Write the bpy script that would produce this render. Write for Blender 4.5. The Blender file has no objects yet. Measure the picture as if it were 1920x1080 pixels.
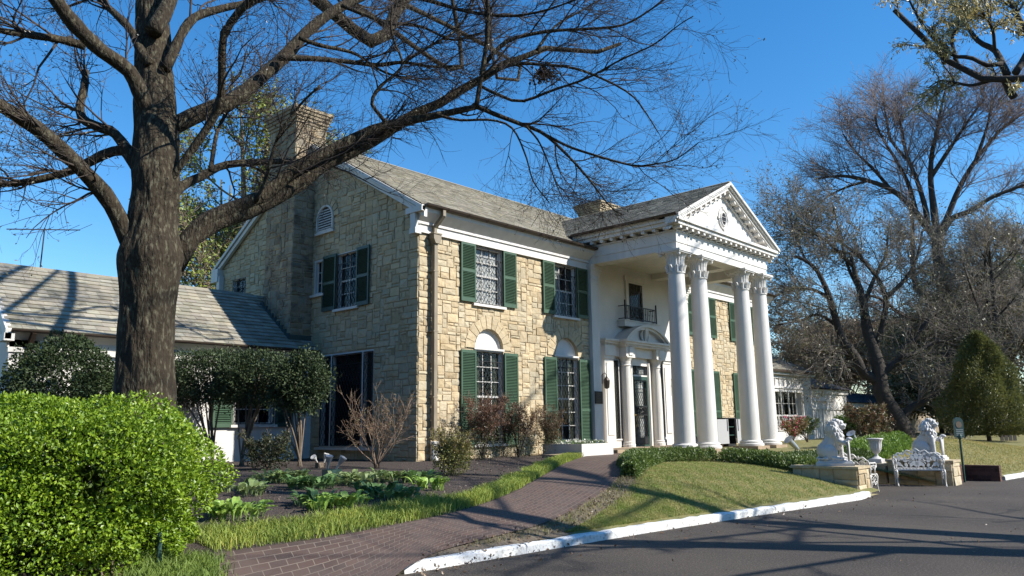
import bpy, math, random
import numpy as np
from mathutils import Matrix

# ------------------------------------------------------------------ camera, sky, sun, exposure
SC = bpy.context.scene
COL = SC.collection
CR = np.array([[0.6774295101969278, -0.7354589309758065, -0.013762977958075143],
               [-0.12052132709482763, -0.1294303884212561, 0.9842369553458274],
               [0.7256472065884717, 0.6650924262093552, 0.17631845101775706]])   # camera right, up, forward
CC = np.array([-13.73715, -16.10194, 1.6])
FPX = 1447.075
cam = bpy.data.cameras.new('camera'); camo = bpy.data.objects.new('camera', cam); COL.objects.link(camo)
cam.sensor_width = 36; cam.lens = 36 * FPX / 1920; cam.clip_start = .1; cam.clip_end = 3000
camo.matrix_world = Matrix([[CR[0][i], CR[1][i], -CR[2][i], CC[i]] for i in range(3)] + [[0, 0, 0, 1]])
SC.camera = camo
SUN = np.array([.5, -1.0, .87]); SUN = SUN / np.linalg.norm(SUN)
elev = math.asin(SUN[2]); azim = math.atan2(SUN[0], SUN[1])
w = bpy.data.worlds.new('World'); SC.world = w; w.use_nodes = True
wn = w.node_tree; sky = wn.nodes.new('ShaderNodeTexSky'); sky.sky_type = 'NISHITA'; sky.sun_disc = False
sky.sun_elevation = elev; sky.sun_rotation = azim
sky.air_density = 1.15; sky.dust_density = .1; sky.ozone_density = 5.
hs = wn.nodes.new('ShaderNodeHueSaturation'); hs.inputs['Saturation'].default_value = 1.27; hs.inputs['Value'].default_value = 1.0
wn.links.new(sky.outputs[0], hs.inputs['Color']); wn.links.new(hs.outputs[0], wn.nodes['Background'].inputs[0]); wn.nodes['Background'].inputs[1].default_value = .119
sl = bpy.data.lights.new('sun', 'SUN'); sl.energy = 5.; sl.angle = math.radians(.5); sl.color = (1, .955, .88)
so = bpy.data.objects.new('sun', sl); COL.objects.link(so)
from mathutils import Vector
so.rotation_euler = Vector(SUN).to_track_quat('Z', 'Y').to_euler()
SC.view_settings.view_transform = 'Standard'; SC.view_settings.look = 'None'
SC.view_settings.exposure = 0.72; SC.view_settings.gamma = 1
SC.cycles.max_bounces = 8; SC.cycles.transparent_max_bounces = 12; SC.cycles.caustics_reflective = False; SC.cycles.caustics_refractive = False

RNG = np.random.default_rng(7)

# ------------------------------------------------------------------ calibrated rays (photo pixel -> world point on a real surface)
def ray(x, y): return CR.T @ np.array([(x - 960) / FPX, -(y - 540) / FPX, 1.])
def atd(x, y, D):
    r = ray(x, y); return CC + r * D / math.hypot(r[0], r[1])
def onY(x, y, Y=0.):
    r = ray(x, y); return CC + r * (Y - CC[1]) / r[1]
def onX(x, y, X=0.):
    r = ray(x, y); return CC + r * (X - CC[0]) / r[0]

# ------------------------------------------------------------------ ground shape
KX = [-60, -20, -8, -3.64, 0, 3.26, 4.7, 8.7, 8.75, 10.3, 10.6, 12.2, 20, 60, 400]
KY = [-8.4, -8.8, -9.1, -9.40, -9.80, -10.20, -10.1, -10.5, -10.5, -10.6, -11.4, -11.55, -12.2, -15, -40]
def y0(x): return np.interp(x, KX, KY)
def yk(x):
    x = np.asarray(x, float); return np.where((x > 4.85) & (x < 7.9), -8.6, y0(x))
def prof(d): return .08 + .62 * (1 - np.exp(-np.maximum(d, 0) / 2.3))
def tz(x, y):
    x = np.asarray(x, float); y = np.asarray(y, float)
    z = prof(y - y0(x)) + .10 * np.exp(-((x - 1.6) / 2.6) ** 2 - ((y + 7.6) / 1.3) ** 2)
    z = z + .35 * np.exp(-((x - 17) / 5.) ** 2 - ((y + 8.) / 2.5) ** 2)
    return np.where(y < yk(x) - .02, -.06, z)
def gp(px, py):
    r = ray(px, py); t = 2.
    while t < 90:
        p = CC + r * t
        if p[2] < max(0., float(tz(p[0], p[1]))): break
        t += .03
    p = CC + r * t; p[2] = max(0., float(tz(p[0], p[1]))); return p

# ------------------------------------------------------------------ mesh batches
ROOT = {}
class MB:
    def __init__(s): s.V = []; s.F = []; s.n = 0
    def add(s, v, f, mi=0, col=None):
        v = np.asarray(v, float).reshape(-1, 3)
        if isinstance(f, np.ndarray): fs = [f]
        else:
            g = {}
            for q in f: g.setdefault(len(q), []).append(q)
            fs = [np.array(a) for a in g.values()]
        for a in fs:
            c = np.ones((len(a), 3)) if col is None else np.broadcast_to(np.asarray(col, float), (len(a), 3))
            s.F.append((a + s.n, mi, c))
        s.V.append(v); s.n += len(v)
    def quad(s, a, b, c, d, mi=0, col=None): s.add([a, b, c, d], [[0, 1, 2, 3]], mi, col)
    def poly(s, p, mi=0, col=None): s.add(p, [list(range(len(p)))], mi, col)
    def box(s, x0, x1, y0, y1, z0, z1, mi=0, col=None):
        v = [(x, y, z) for z in (z0, z1) for y in (y0, y1) for x in (x0, x1)]
        s.add(v, [[0, 2, 3, 1], [4, 5, 7, 6], [0, 1, 5, 4], [2, 6, 7, 3], [0, 4, 6, 2], [1, 3, 7, 5]], mi, col)
    def obox(s, c, ax, ay, az, mi=0, col=None):
        c, ax, ay, az = [np.asarray(k, float) for k in (c, ax, ay, az)]
        v = [c + i * ax + j * ay + k * az for k in (-1, 1) for j in (-1, 1) for i in (-1, 1)]
        s.add(v, [[0, 2, 3, 1], [4, 5, 7, 6], [0, 1, 5, 4], [2, 6, 7, 3], [0, 4, 6, 2], [1, 3, 7, 5]], mi, col)
    def bar(s, a, b, w, h, up=(0, 0, 1), mi=0, col=None):
        a = np.asarray(a, float); b = np.asarray(b, float); d = b - a; L = np.linalg.norm(d); t = d / L
        u = np.asarray(up, float); r = np.cross(t, u); r /= np.linalg.norm(r); u = np.cross(r, t)
        s.obox((a + b) / 2, t * L / 2, r * w / 2, u * h / 2, mi, col)
    def prism(s, pts, d, mi=0, col=None):
        p = np.asarray(pts, float); n = len(p); v = np.vstack([p, p + np.asarray(d, float)])
        f = [list(range(n))[::-1], list(range(n, 2 * n))] + [[i, (i + 1) % n, n + (i + 1) % n, n + i] for i in range(n)]
        s.add(v, f, mi, col)
    def lathe(s, prof_, c, n=24, mi=0, col=None):
        a = np.linspace(0, 2 * np.pi, n, endpoint=False); P = np.asarray(prof_, float); m = len(P)
        v = np.array([[c[0] + r * math.cos(t), c[1] + r * math.sin(t), c[2] + z] for r, z in P for t in a])
        f = [[i * n + j, i * n + (j + 1) % n, (i + 1) * n + (j + 1) % n, (i + 1) * n + j] for i in range(m - 1) for j in range(n)]
        f.append([j for j in range(n)][::-1]); f.append([(m - 1) * n + j for j in range(n)])
        s.add(v, f, mi, col)
    def ball(s, c, r, mi=0, col=None, n=10, rot=None):
        r = np.broadcast_to(np.asarray(r, float), 3); m = max(5, n // 2 + 1)
        ph = np.linspace(0.02, np.pi - .02, m); th = np.linspace(0, 2 * np.pi, n, endpoint=False)
        v = np.array([[math.sin(p) * math.cos(t), math.sin(p) * math.sin(t), math.cos(p)] for p in ph for t in th]) * r
        if rot is not None: v = v @ np.asarray(rot).T
        f = [[i * n + j, (i + 1) * n + j, (i + 1) * n + (j + 1) % n, i * n + (j + 1) % n] for i in range(m - 1) for j in range(n)]
        f += [list(range(n)), [(m - 1) * n + j for j in range(n)][::-1]]
        s.add(v + np.asarray(c, float), f, mi, col)
    def tubes(s, P, R, k=5, mi=0, col=None, ref=None):
        P = np.asarray(P, float); R = np.asarray(R, float); B, N, _ = P.shape
        T = np.gradient(P, axis=1); T /= np.linalg.norm(T, axis=2, keepdims=True) + 1e-9
        if ref is None:
            m = np.abs(T.mean(1)); rf = np.eye(3)[m.argmin(1)][:, None, :]
        else: rf = np.asarray(ref, float)[None, None, :]
        U = np.cross(T, np.broadcast_to(rf, T.shape)); U /= np.linalg.norm(U, axis=2, keepdims=True) + 1e-9
        W = np.cross(T, U)
        a = np.arange(k) * 2 * np.pi / k
        V = P[:, :, None, :] + R[:, :, None, None] * (np.cos(a)[None, None, :, None] * U[:, :, None, :] + np.sin(a)[None, None, :, None] * W[:, :, None, :])
        base = (np.arange(B) * N * k)[:, None, None]
        i = np.arange(N - 1)[None, :, None] * k; j = np.arange(k)[None, None, :]; j2 = (j + 1) % k
        F = np.stack([base + i + j, base + i + j2, base + i + k + j2, base + i + k + j], -1).reshape(-1, 4)
        c = None
        if col is not None:
            c = np.repeat(np.broadcast_to(np.asarray(col, float), (B, 3)), (N - 1) * k, axis=0)
        s.add(V.reshape(-1, 3), F, mi, c)
        if k > 3:
            e = np.vstack([np.arange(k)[::-1][None, :] + base[:, 0], np.arange(k)[None, :] + base[:, 0] + (N - 1) * k])
            s.F.append((e + s.n - B * N * k, mi, np.ones((len(e), 3)) if col is None else np.tile(np.broadcast_to(np.asarray(col, float), (B, 3)), (2, 1))))
    def tube(s, pts, r, k=8, mi=0, col=None, ref=None):
        p = np.asarray(pts, float); r = np.broadcast_to(np.asarray(r, float), len(p))
        s.tubes(p[None], r[None], k, mi, col, ref)
    def leaves(s, c, L, W, d=None, col=None, mi=0, rng=RNG, spread=1.0):
        """one small folded leaf per centre; d: preferred direction of the leaf"""
        c = np.asarray(c, float); N = len(c)
        a = rng.normal(size=(N, 3)) * spread
        if d is not None: a = a + d
        a /= np.linalg.norm(a, axis=1, keepdims=True) + 1e-9
        b = np.cross(a, rng.normal(size=(N, 3))); b /= np.linalg.norm(b, axis=1, keepdims=True) + 1e-9
        n = np.cross(a, b)
        L = np.broadcast_to(np.asarray(L, float), N)[:, None]; W = np.broadcast_to(np.asarray(W, float), N)[:, None]
        v = np.stack([c, c + a * L * .55 + b * W * .5 + n * W * .15, c + a * L, c + a * L * .55 - b * W * .5 + n * W * .15], 1).reshape(-1, 3)
        f = np.arange(N * 4).reshape(N, 4)
        s.add(v, f, mi, col)
    def blades(s, c, h, wd, lean, col=None, mi=0, rng=RNG):
        c = np.asarray(c, float); N = len(c); a = rng.uniform(0, 2 * np.pi, N); t = np.stack([np.cos(a), np.sin(a), 0 * a], 1)
        b = rng.uniform(0, 2 * np.pi, N); l = np.stack([np.cos(b), np.sin(b), 0 * b], 1) * (rng.uniform(.2, 1, N) * lean)[:, None]
        h = np.broadcast_to(h, N)[:, None]; up = np.array([0, 0, 1.])
        w_ = np.broadcast_to(wd, N)[:, None]
        v = np.stack([c - t * w_, c + t * w_, c + t * w_ * .8 + up * h * .6 + l * h * .35, c - t * w_ * .8 + up * h * .6 + l * h * .35,
                      c + up * h * (1 - .25 * lean) + l * h], 1).reshape(-1, 3)
        k = np.arange(N)[:, None] * 5
        cc = None if col is None else col
        n0 = s.n
        s.add(v, k + np.array([[0, 1, 2, 3]]), mi, cc)
        s.F.append((k + np.array([[3, 2, 4]]) + n0, mi, np.ones((N, 3)) if cc is None else np.broadcast_to(cc, (N, 3))))
    def build(s, name, mats, parent=None, smooth=False, local=False, auto=None):
        me = bpy.data.meshes.new(name)
        V = np.vstack(s.V)
        if parent is not None and not local:
            loc, rz = ROOT[parent.name]; V = V - np.array(loc); c, q = math.cos(-rz), math.sin(-rz)
            V = np.stack([V[:, 0] * c - V[:, 1] * q, V[:, 0] * q + V[:, 1] * c, V[:, 2]], 1)
        tot = np.concatenate([np.full(len(a), a.shape[1]) for a, _, _ in s.F]); lp = np.concatenate([a.ravel() for a, _, _ in s.F])
        mi = np.concatenate([np.full(len(a), m) for a, m, _ in s.F]); col = np.concatenate([c for _, _, c in s.F])
        me.vertices.add(len(V)); me.vertices.foreach_set('co', V.astype(np.float32).ravel())
        me.loops.add(len(lp)); me.loops.foreach_set('vertex_index', lp.astype(np.int32))
        me.polygons.add(len(tot)); st = np.concatenate([[0], np.cumsum(tot)[:-1]])
        me.polygons.foreach_set('loop_start', st.astype(np.int32)); me.polygons.foreach_set('loop_total', tot.astype(np.int32))
        me.polygons.foreach_set('material_index', mi.astype(np.int32))
        me.polygons.foreach_set('use_smooth', np.full(len(tot), bool(smooth)))
        ca = me.color_attributes.new('col', 'FLOAT_COLOR', 'CORNER')
        cc = np.repeat(col, tot, axis=0); ca.data.foreach_set('color', np.hstack([cc, np.ones((len(cc), 1))]).astype(np.float32).ravel())
        me.update(calc_edges=True)
        for m in (mats if isinstance(mats, (list, tuple)) else [mats]): me.materials.append(m)
        if auto:
            me.set_sharp_from_angle(angle=math.radians(auto))
        o = bpy.data.objects.new(name, me); COL.objects.link(o)
        if parent is not None: o.parent = parent; ROOT[o.name] = ROOT[parent.name]
        return o

def tag(o, label, cat, group=None, kind=None):
    o['label'] = label; o['category'] = cat
    if group: o['group'] = group
    if kind: o['kind'] = kind
    return o
def thing(name, label, cat, loc=(0, 0, 0), rz=0, group=None):
    o = bpy.data.objects.new(name, None); COL.objects.link(o); o.empty_display_size = .2
    o.location = [float(k) for k in loc]; o.rotation_euler = (0, 0, rz); ROOT[o.name] = (tuple(loc), rz)
    return tag(o, label, cat, group)
def kids(o): return [c for c in bpy.data.objects if c.parent == o]
def dup(root, loc, rz, label=None):
    ch = kids(root); r = root.copy(); COL.objects.link(r); r.location = [float(k) for k in loc]; r.rotation_euler = (0, 0, rz); ROOT[r.name] = (tuple(loc), rz)
    if label: r['label'] = label
    for c in ch:
        g = kids(c); d = c.copy(); COL.objects.link(d); d.parent = r
        for q in g:
            e = q.copy(); COL.objects.link(e); e.parent = d
    return r

# ------------------------------------------------------------------ materials
def mat(name, c, rough=.7, c2=None, ns=4., nd=4., fac=.5, bump=0., bs=30., bd=.02, attr=False, metal=0., trans=0., spec=.4, c3=None, ns3=40., stretch=None, build=None):
    m = bpy.data.materials.new(name); m.use_nodes = True; t = m.node_tree; N = t.nodes; L = t.links; b = N['Principled BSDF']
    b.inputs['Roughness'].default_value = rough; b.inputs['Metallic'].default_value = metal; b.inputs['Specular IOR Level'].default_value = spec
    tc = N.new('ShaderNodeTexCoord'); mp = N.new('ShaderNodeMapping'); L.new(tc.outputs['Object'], mp.inputs[0])
    if stretch: mp.inputs['Scale'].default_value = stretch
    def noise(sc, det=4):
        n = N.new('ShaderNodeTexNoise'); n.inputs['Scale'].default_value = sc; n.inputs['Detail'].default_value = det; L.new(mp.outputs[0], n.inputs['Vector']); return n
    def ramp(src, lo, hi):
        r = N.new('ShaderNodeMapRange'); r.inputs[1].default_value = lo; r.inputs[2].default_value = hi; L.new(src, r.inputs[0]); return r.outputs[0]
    def mix(f, a, b_, mode='MIX'):
        x = N.new('ShaderNodeMix'); x.data_type = 'RGBA'; x.blend_type = mode
        for k, i in ((f, 0), (a, 6), (b_, 7)):
            if hasattr(k, 'is_linked'): L.new(k, x.inputs[i])
            else: x.inputs[i].default_value = (k if i == 0 else (*k, 1))
        return x.outputs[2]
    out = None
    if c2 is not None: out = mix(ramp(noise(ns, nd).outputs[0], .5 - fac / 2, .5 + fac / 2), c, c2)
    if c3 is not None: out = mix(ramp(noise(ns3, 3).outputs[0], .52, .72), out if out is not None else c, c3)
    if attr:
        a = N.new('ShaderNodeVertexColor'); a.layer_name = 'col'
        out = mix(1., out if out is not None else c, a.outputs[0], 'MULTIPLY')
    if out is not None: L.new(out, b.inputs['Base Color'])
    else: b.inputs['Base Color'].default_value = (*c, 1)
    if bump:
        bn = N.new('ShaderNodeBump'); bn.inputs['Strength'].default_value = bump; bn.inputs['Distance'].default_value = bd
        L.new(noise(bs, 6).outputs[0], bn.inputs['Height']); L.new(bn.outputs[0], b.inputs['Normal'])
    if trans:
        tr = N.new('ShaderNodeBsdfTranslucent'); ms = N.new('ShaderNodeMixShader'); ms.inputs[0].default_value = trans
        if out is not None: L.new(out, tr.inputs[0])
        else: tr.inputs[0].default_value = (*c, 1)
        L.new(b.outputs[0], ms.inputs[1]); L.new(tr.outputs[0], ms.inputs[2]); L.new(ms.outputs[0], N['Material Output'].inputs[0])
    if build: build(m, N, L, b, tc, noise, ramp, mix)
    return m
MS = mat('buff_stone', (.495, .405, .265), .9, (.425, .345, .22), 2.2, 5, .5, bump=.7, bs=8, bd=.05, attr=True, c3=(.38, .29, .17), ns3=6)
MMORT = mat('mortar', (.36, .285, .18), .95, bump=.4, bs=40)
MSLATE = mat('slate_shingle', (.33, .30, .235), .8, (.235, .218, .175), 3., 4, .5, bump=.3, bs=25, bd=.02, attr=True)
MDARKROOF = mat('dark_shingle', (.028, .028, .034), .75, (.05, .05, .055), 6, attr=True)
MWHITE = mat('white_paint', (.66, .63, .58), .5, (.55, .525, .48), 2.5, 6, .45, bump=.08, bs=14, stretch=(1.5, 1.5, .35))
MWALLW = mat('white_wall_paint', (.67, .64, .60), .7, (.57, .545, .505), 1.2, 5, .4, bump=.12, bs=30)
MGREEN = mat('green_shutter_paint', (.052, .100, .060), .5, (.042, .084, .05), 5, 4, .5)
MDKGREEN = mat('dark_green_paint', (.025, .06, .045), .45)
MIRON = mat('black_iron', (.012, .012, .013), .5)
MCOPPER = mat('brown_copper', (.075, .052, .036), .5, (.05, .036, .028), 5, 4, .5, metal=.3)
MLEAD = mat('taupe_leader', (.26, .215, .15), .55, (.19, .155, .11), 3, 4, .5)
MFLASH = mat('green_flashing', (.05, .07, .065), .6)
MSD = mat('weathered_shaded_stone', (.37, .295, .19), .92, (.22, .175, .12), 2., 6, .5, bump=.8, bs=9, bd=.05, attr=True, c3=(.13, .105, .075), ns3=3)  # chimney stone: weathered, with twig shade also put into its dark colour
MDARK = mat('dark_interior', (.012, .012, .013), .8)
MCURT = mat('lace_curtain', (.75, .74, .71), .9, (.45, .44, .42), 9, 5, .5, stretch=(6, 6, .5))
MDRAPE = mat('olive_drape', (.10, .11, .075), .9, (.05, .055, .04), 5, 3, .5, stretch=(8, 8, .3))
MMETAL = mat('grey_metal', (.33, .35, .37), .4, metal=.6)
MGREY = mat('grey_cabinet_paint', (.36, .36, .36), .5)
MPLASTER = mat('white_statue', (.62, .60, .57), .5, (.44, .43, .41), 3, 6, .5, bump=.25, bs=22, bd=.02)
MBRONZE = mat('bronze_plaque', (.028, .022, .018), .45, metal=.5)
MDIRT = mat('dirt', (.10, .078, .055), .95, (.16, .13, .09), 5, 6, .5, bump=.8, bs=25, bd=.03)
MMULCH = mat('mulch', (.034, .024, .019), .95, (.07, .052, .042), 7, 8, .45, bump=1., bs=34, bd=.05, c3=(.13, .10, .08), ns3=45)
MLAWN = mat('lawn_soil', (.10, .12, .035), .95, (.24, .19, .075), 5, 6, .5, bump=.6, bs=50, bd=.03)
MBLADE = mat('grass_blade', (1, 1, 1), .6, attr=True, trans=.3)
MSTEPS = mat('sandstone_step', (.36, .27, .18), .85, (.28, .21, .14), 4, 5, .5, bump=.4, bs=20)
MASPH = mat('asphalt', (.036, .029, .023), .9, (.080, .064, .050), .45, 8, .4, bump=1., bs=90, bd=.02, c3=(.15, .125, .10), ns3=42)
MKERB = mat('kerb_paint', (.74, .74, .71), .7, (.60, .59, .56), 3, 6, .4, bump=.4, bs=22, c3=(.36, .34, .31), ns3=26)
MBARK = mat('bark', (.043, .031, .017), .95, (.021, .015, .0085), 6, 8, .5, bump=1., bs=16, bd=.05, c3=(.12, .11, .07), ns3=13, stretch=(1.6, 1.6, .6))
MTWIG = mat('twig_bark', (.055, .042, .034), .9)
MTWIGP = mat('purple_twig_bark', (.23, .18, .16), .9)
MBARKD = mat('dark_bark', (.035, .029, .024), .95, (.06, .05, .04), 4, 6, .5, bump=.8, bs=8, bd=.05)
MSTEM = mat('grey_brown_stem', (.20, .155, .11), .9, (.11, .085, .06), 9, 4, .5)
MLEAF = mat('leaf', (1, 1, 1), .42, attr=True, trans=.28, spec=.5)
MLEAFG = mat('glossy_leaf', (1, 1, 1), .5, attr=True, trans=.15, spec=.25)
def _brick(m, N, L, b, tc, noise, ramp, mix):
    uv = N.new('ShaderNodeUVMap'); t = N.new('ShaderNodeTexBrick'); L.new(uv.outputs[0], t.inputs['Vector'])
    t.inputs['Scale'].default_value = 1.; t.inputs['Brick Width'].default_value = .215; t.inputs['Row Height'].default_value = .119
    t.inputs['Mortar Size'].default_value = .0075; t.inputs['Mortar Smooth'].default_value = .3; t.offset = .5
    t.inputs['Color1'].default_value = (.092, .055, .041, 1); t.inputs['Color2'].default_value = (.060, .040, .032, 1); t.inputs['Mortar'].default_value = (.18, .14, .108, 1)
    n = noise(2.2, 5)
    o = mix(ramp(n.outputs[0], .4, .62), t.outputs[0], (.11, .08, .065)); x = N.new('ShaderNodeMix'); x.data_type = 'RGBA'; x.inputs[0].default_value = .45
    L.new(t.outputs[0], x.inputs[6]); L.new(o, x.inputs[7]); L.new(x.outputs[2], b.inputs['Base Color'])
    bn = N.new('ShaderNodeBump'); bn.inputs['Strength'].default_value = .5; bn.inputs['Distance'].default_value = .006; bn.invert = True
    L.new(t.outputs[1], bn.inputs['Height']); L.new(bn.outputs[0], b.inputs['Normal'])
MBRICK = mat('brick_paving', (.1, .06, .05), .8, build=_brick)
MBRICKW = mat('red_brick', (.115, .055, .04), .9, (.075, .038, .03), 9, 4, .5, bump=.4, bs=40, attr=True)
def glass():
    m = bpy.data.materials.new('window_glass'); m.use_nodes = True; N = m.node_tree.nodes; L = m.node_tree.links; N.remove(N['Principled BSDF'])
    tr = N.new('ShaderNodeBsdfTransparent'); tr.inputs[0].default_value = (.8, .82, .82, 1); g = N.new('ShaderNodeBsdfGlossy'); g.inputs['Roughness'].default_value = .02
    fr = N.new('ShaderNodeFresnel'); fr.inputs[0].default_value = 1.35; x = N.new('ShaderNodeMixShader')
    L.new(fr.outputs[0], x.inputs[0]); L.new(tr.outputs[0], x.inputs[1]); L.new(g.outputs[0], x.inputs[2]); L.new(x.outputs[0], N['Material Output'].inputs[0]); return m
MGLASS = glass()

# ------------------------------------------------------------------ the setting: ground, driveway, path, bed, kerb
def struct(mb, name, m, smooth=False):
    o = mb.build(name, m, None, smooth); o['kind'] = 'structure'; return o
def sn(x, y, s=1.):
    """smooth pseudo noise in -1..1"""
    x = np.asarray(x) * s; y = np.asarray(y) * s
    return (np.sin(1.3 * x + 2.1 * y + 1.) + np.sin(2.7 * x - 1.9 * y + .3) + np.sin(-3.1 * x + 3.7 * y + 2.) + np.sin(5.3 * x + 1.1 * y) * .6) / 3.6
def grid(mb, P, mi=0):
    n, m, _ = P.shape; i = np.arange(n - 1)[:, None] * m; j = np.arange(m - 1)[None, :]
    mb.add(P.reshape(-1, 3), np.stack([i + j, i + m + j, i + m + j + 1, i + j + 1], -1).reshape(-1, 4), mi)
xs = np.unique(np.concatenate([[-400, -200, -100, -60, -40, -30], np.arange(-24, 24, .25), [4.849, 4.851, 7.899, 7.901], np.arange(24, 60, 2), [80, 120, 200, 400]]))
dd = np.concatenate([np.arange(0, 2.4, .1), np.arange(2.4, 12, .3), [13, 16, 20, 30, 50, 90, 160, 400]])
Xg, Dg = np.meshgrid(xs, dd, indexing='ij'); Yg = yk(Xg) + Dg
g = MB(); grid(g, np.stack([Xg, Yg, tz(Xg, Yg + 1e-4) + .012 * sn(Xg, Yg, 3)], -1)); struct(g, 'lawn_ground', MLAWN, True)
g = MB(); yy = np.stack([np.full_like(xs, -400.), np.full_like(xs, -60.), np.full_like(xs, -20.), yk(xs) - .9, yk(xs) + .03], 1)
grid(g, np.stack([np.repeat(xs[:, None], 5, 1), yy, 0 * yy], -1)); struct(g, 'driveway', MASPH)
LPX = [(346, 1053), (421, 1041), (500, 1030), (587, 1018), (671, 1003), (754, 986), (838, 969), (908, 949), (950, 933), (976, 921), (1002, 905), (1028, 890), (1060, 871), (1095, 858), (1120, 851)]
RPX = [(480, 1290), (660, 1190), (745, 1098), (775, 1062), (817, 1038), (882, 1022), (934, 1009), (1000, 993), (1044, 975), (1072, 962), (1114, 936), (1137, 921), (1150, 906), (1165, 893), (1185, 875), (1205, 861), (1224, 852)]
LW = np.array([gp(*p) for p in LPX]); RW = np.array([gp(*p) for p in RPX])
def yL(x): return np.interp(x, LW[:, 0], LW[:, 1])
def yR(x): return np.interp(x, RW[:, 0], RW[:, 1])
def resamp(P, n):
    d = np.concatenate([[0], np.cumsum(np.linalg.norm(np.diff(P, axis=0), axis=1))]); t = np.linspace(0, d[-1], n)
    return np.stack([np.interp(t, d, P[:, k]) for k in range(P.shape[1])], 1)
LS = np.vstack([LW, [[7.2, -3.3, 0]]]); RS = np.vstack([RW, [[7.3, -4.35, 0]]])
A = resamp(LS, 90); B = resamp(RS, 90)
for _ in range(2): A[1:-1] = (A[:-2] + 2 * A[1:-1] + A[2:]) / 4; B[1:-1] = (B[:-2] + 2 * B[1:-1] + B[2:]) / 4
tt = np.linspace(0, 1, 9)[None, :, None]; PP = A[:, None, :2] * (1 - tt) + B[:, None, :2] * tt
PZ = np.maximum(tz(PP[..., 0], np.maximum(PP[..., 1], yk(PP[..., 0]) + .02)), 0) + .03
g = MB(); grid(g, np.concatenate([PP, PZ[..., None]], -1)[:, ::-1]); po = struct(g, 'brick_path', MBRICK, True)
uvl = po.data.uv_layers.new(name='UVMap'); mid = (A[:, :2] + B[:, :2]) / 2
ul = np.concatenate([[0], np.cumsum(np.linalg.norm(np.diff(mid, axis=0), axis=1))]); wid = np.linalg.norm(A[:, :2] - B[:, :2], axis=1).mean()
UV = np.stack([np.repeat(ul[:, None], 9, 1), np.repeat(np.linspace(0, wid * .92, 9)[None], 90, 0)], -1).reshape(-1, 2)
vi = np.zeros(len(po.data.loops), int); po.data.loops.foreach_get('vertex_index', vi); uvl.data.foreach_set('uv', UV[vi].astype(np.float32).ravel())
# planted bed, between the path and the house
bx = np.arange(-18, 7.3, .2); fr = np.linspace(0, 1, 40)
top = np.where(bx < 0, 5.05, .0); Yb = yL(bx)[:, None] * (1 - fr) + top[:, None] * fr; Xb = np.repeat(bx[:, None], 40, 1)
g = MB(); grid(g, np.stack([Xb, Yb, tz(Xb, Yb) + .014 + .022 * sn(Xb, Yb, 2.3) ** 2], -1)); struct(g, 'mulch_bed', MMULCH, True)
bx = np.arange(-8.6, 5.8, .15); fr = np.linspace(0, 1, 6)
Yb = (yR(bx) - .42 - .12 * sn(bx, bx * 0, 2.))[:, None] * (1 - fr) + (yR(bx) + .05)[:, None] * fr; Yb = np.maximum(Yb, yk(bx)[:, None] + .1); Xb = np.repeat(bx[:, None], 6, 1)
g = MB(); grid(g, np.stack([Xb, Yb, tz(Xb, Yb) + .010 + .01 * sn(Xb, Yb, 4)], -1)); struct(g, 'bare_soil_strip', MDIRT, True)
def kerb(x0, x1, label):
    j = np.arange(x0 + 1.9, x1, 3.05); g = MB(); x = np.unique(np.concatenate([np.arange(x0, x1 + .01, .15), j - .014, j, j + .014])); y = yk(x); r = RNG
    h = .115 + .004 * r.normal(size=len(x)); h = np.where(np.isin(x, j), h - .05, h); pr = [(-.02, -.03), (-.02, .8), (.01, 1.), (.14, 1.), (.17, .9), (.17, -.03)]
    P = np.stack([np.stack([x, y + a + .004 * r.normal(size=len(x)), h * b], 1) for a, b in pr], 1); grid(g, P)
    for e in (0, -1): g.poly(P[e] if e else P[e][::-1])
    struct(g, 'kerb', MKERB)
kerb(-7.95, 4.1, 0); kerb(10.75, 40, 1)

# ------------------------------------------------------------------ house helpers
def rects_backing(mb, o, ux, uz, W0, W1, H0, H1, ops, mi=0, rev=None, nrm=None, rdepth=.14):
    o = np.array(o, float); ux = np.array(ux, float); uz = np.array(uz, float)
    us = sorted({W0, W1, *[k for r in ops for k in r[:2]]}); zs = sorted({H0, H1, *[k for r in ops for k in r[2:]]})
    for a, b in zip(us, us[1:]):
        for c, d in zip(zs, zs[1:]):
            if any(r[0] <= (a + b) / 2 <= r[1] and r[2] <= (c + d) / 2 <= r[3] for r in ops): continue
            mb.quad(o + ux * a + uz * c, o + ux * b + uz * c, o + ux * b + uz * d, o + ux * a + uz * d, mi)
    if nrm is not None:
        n = -np.array(nrm, float) * rdepth
        for r in ops:
            p = [o + ux * r[0] + uz * r[2], o + ux * r[1] + uz * r[2], o + ux * r[1] + uz * r[3], o + ux * r[0] + uz * r[3]]
            for i in range(4): mb.quad(p[i], p[(i + 1) % 4], p[(i + 1) % 4] + n, p[i] + n, mi)
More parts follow.
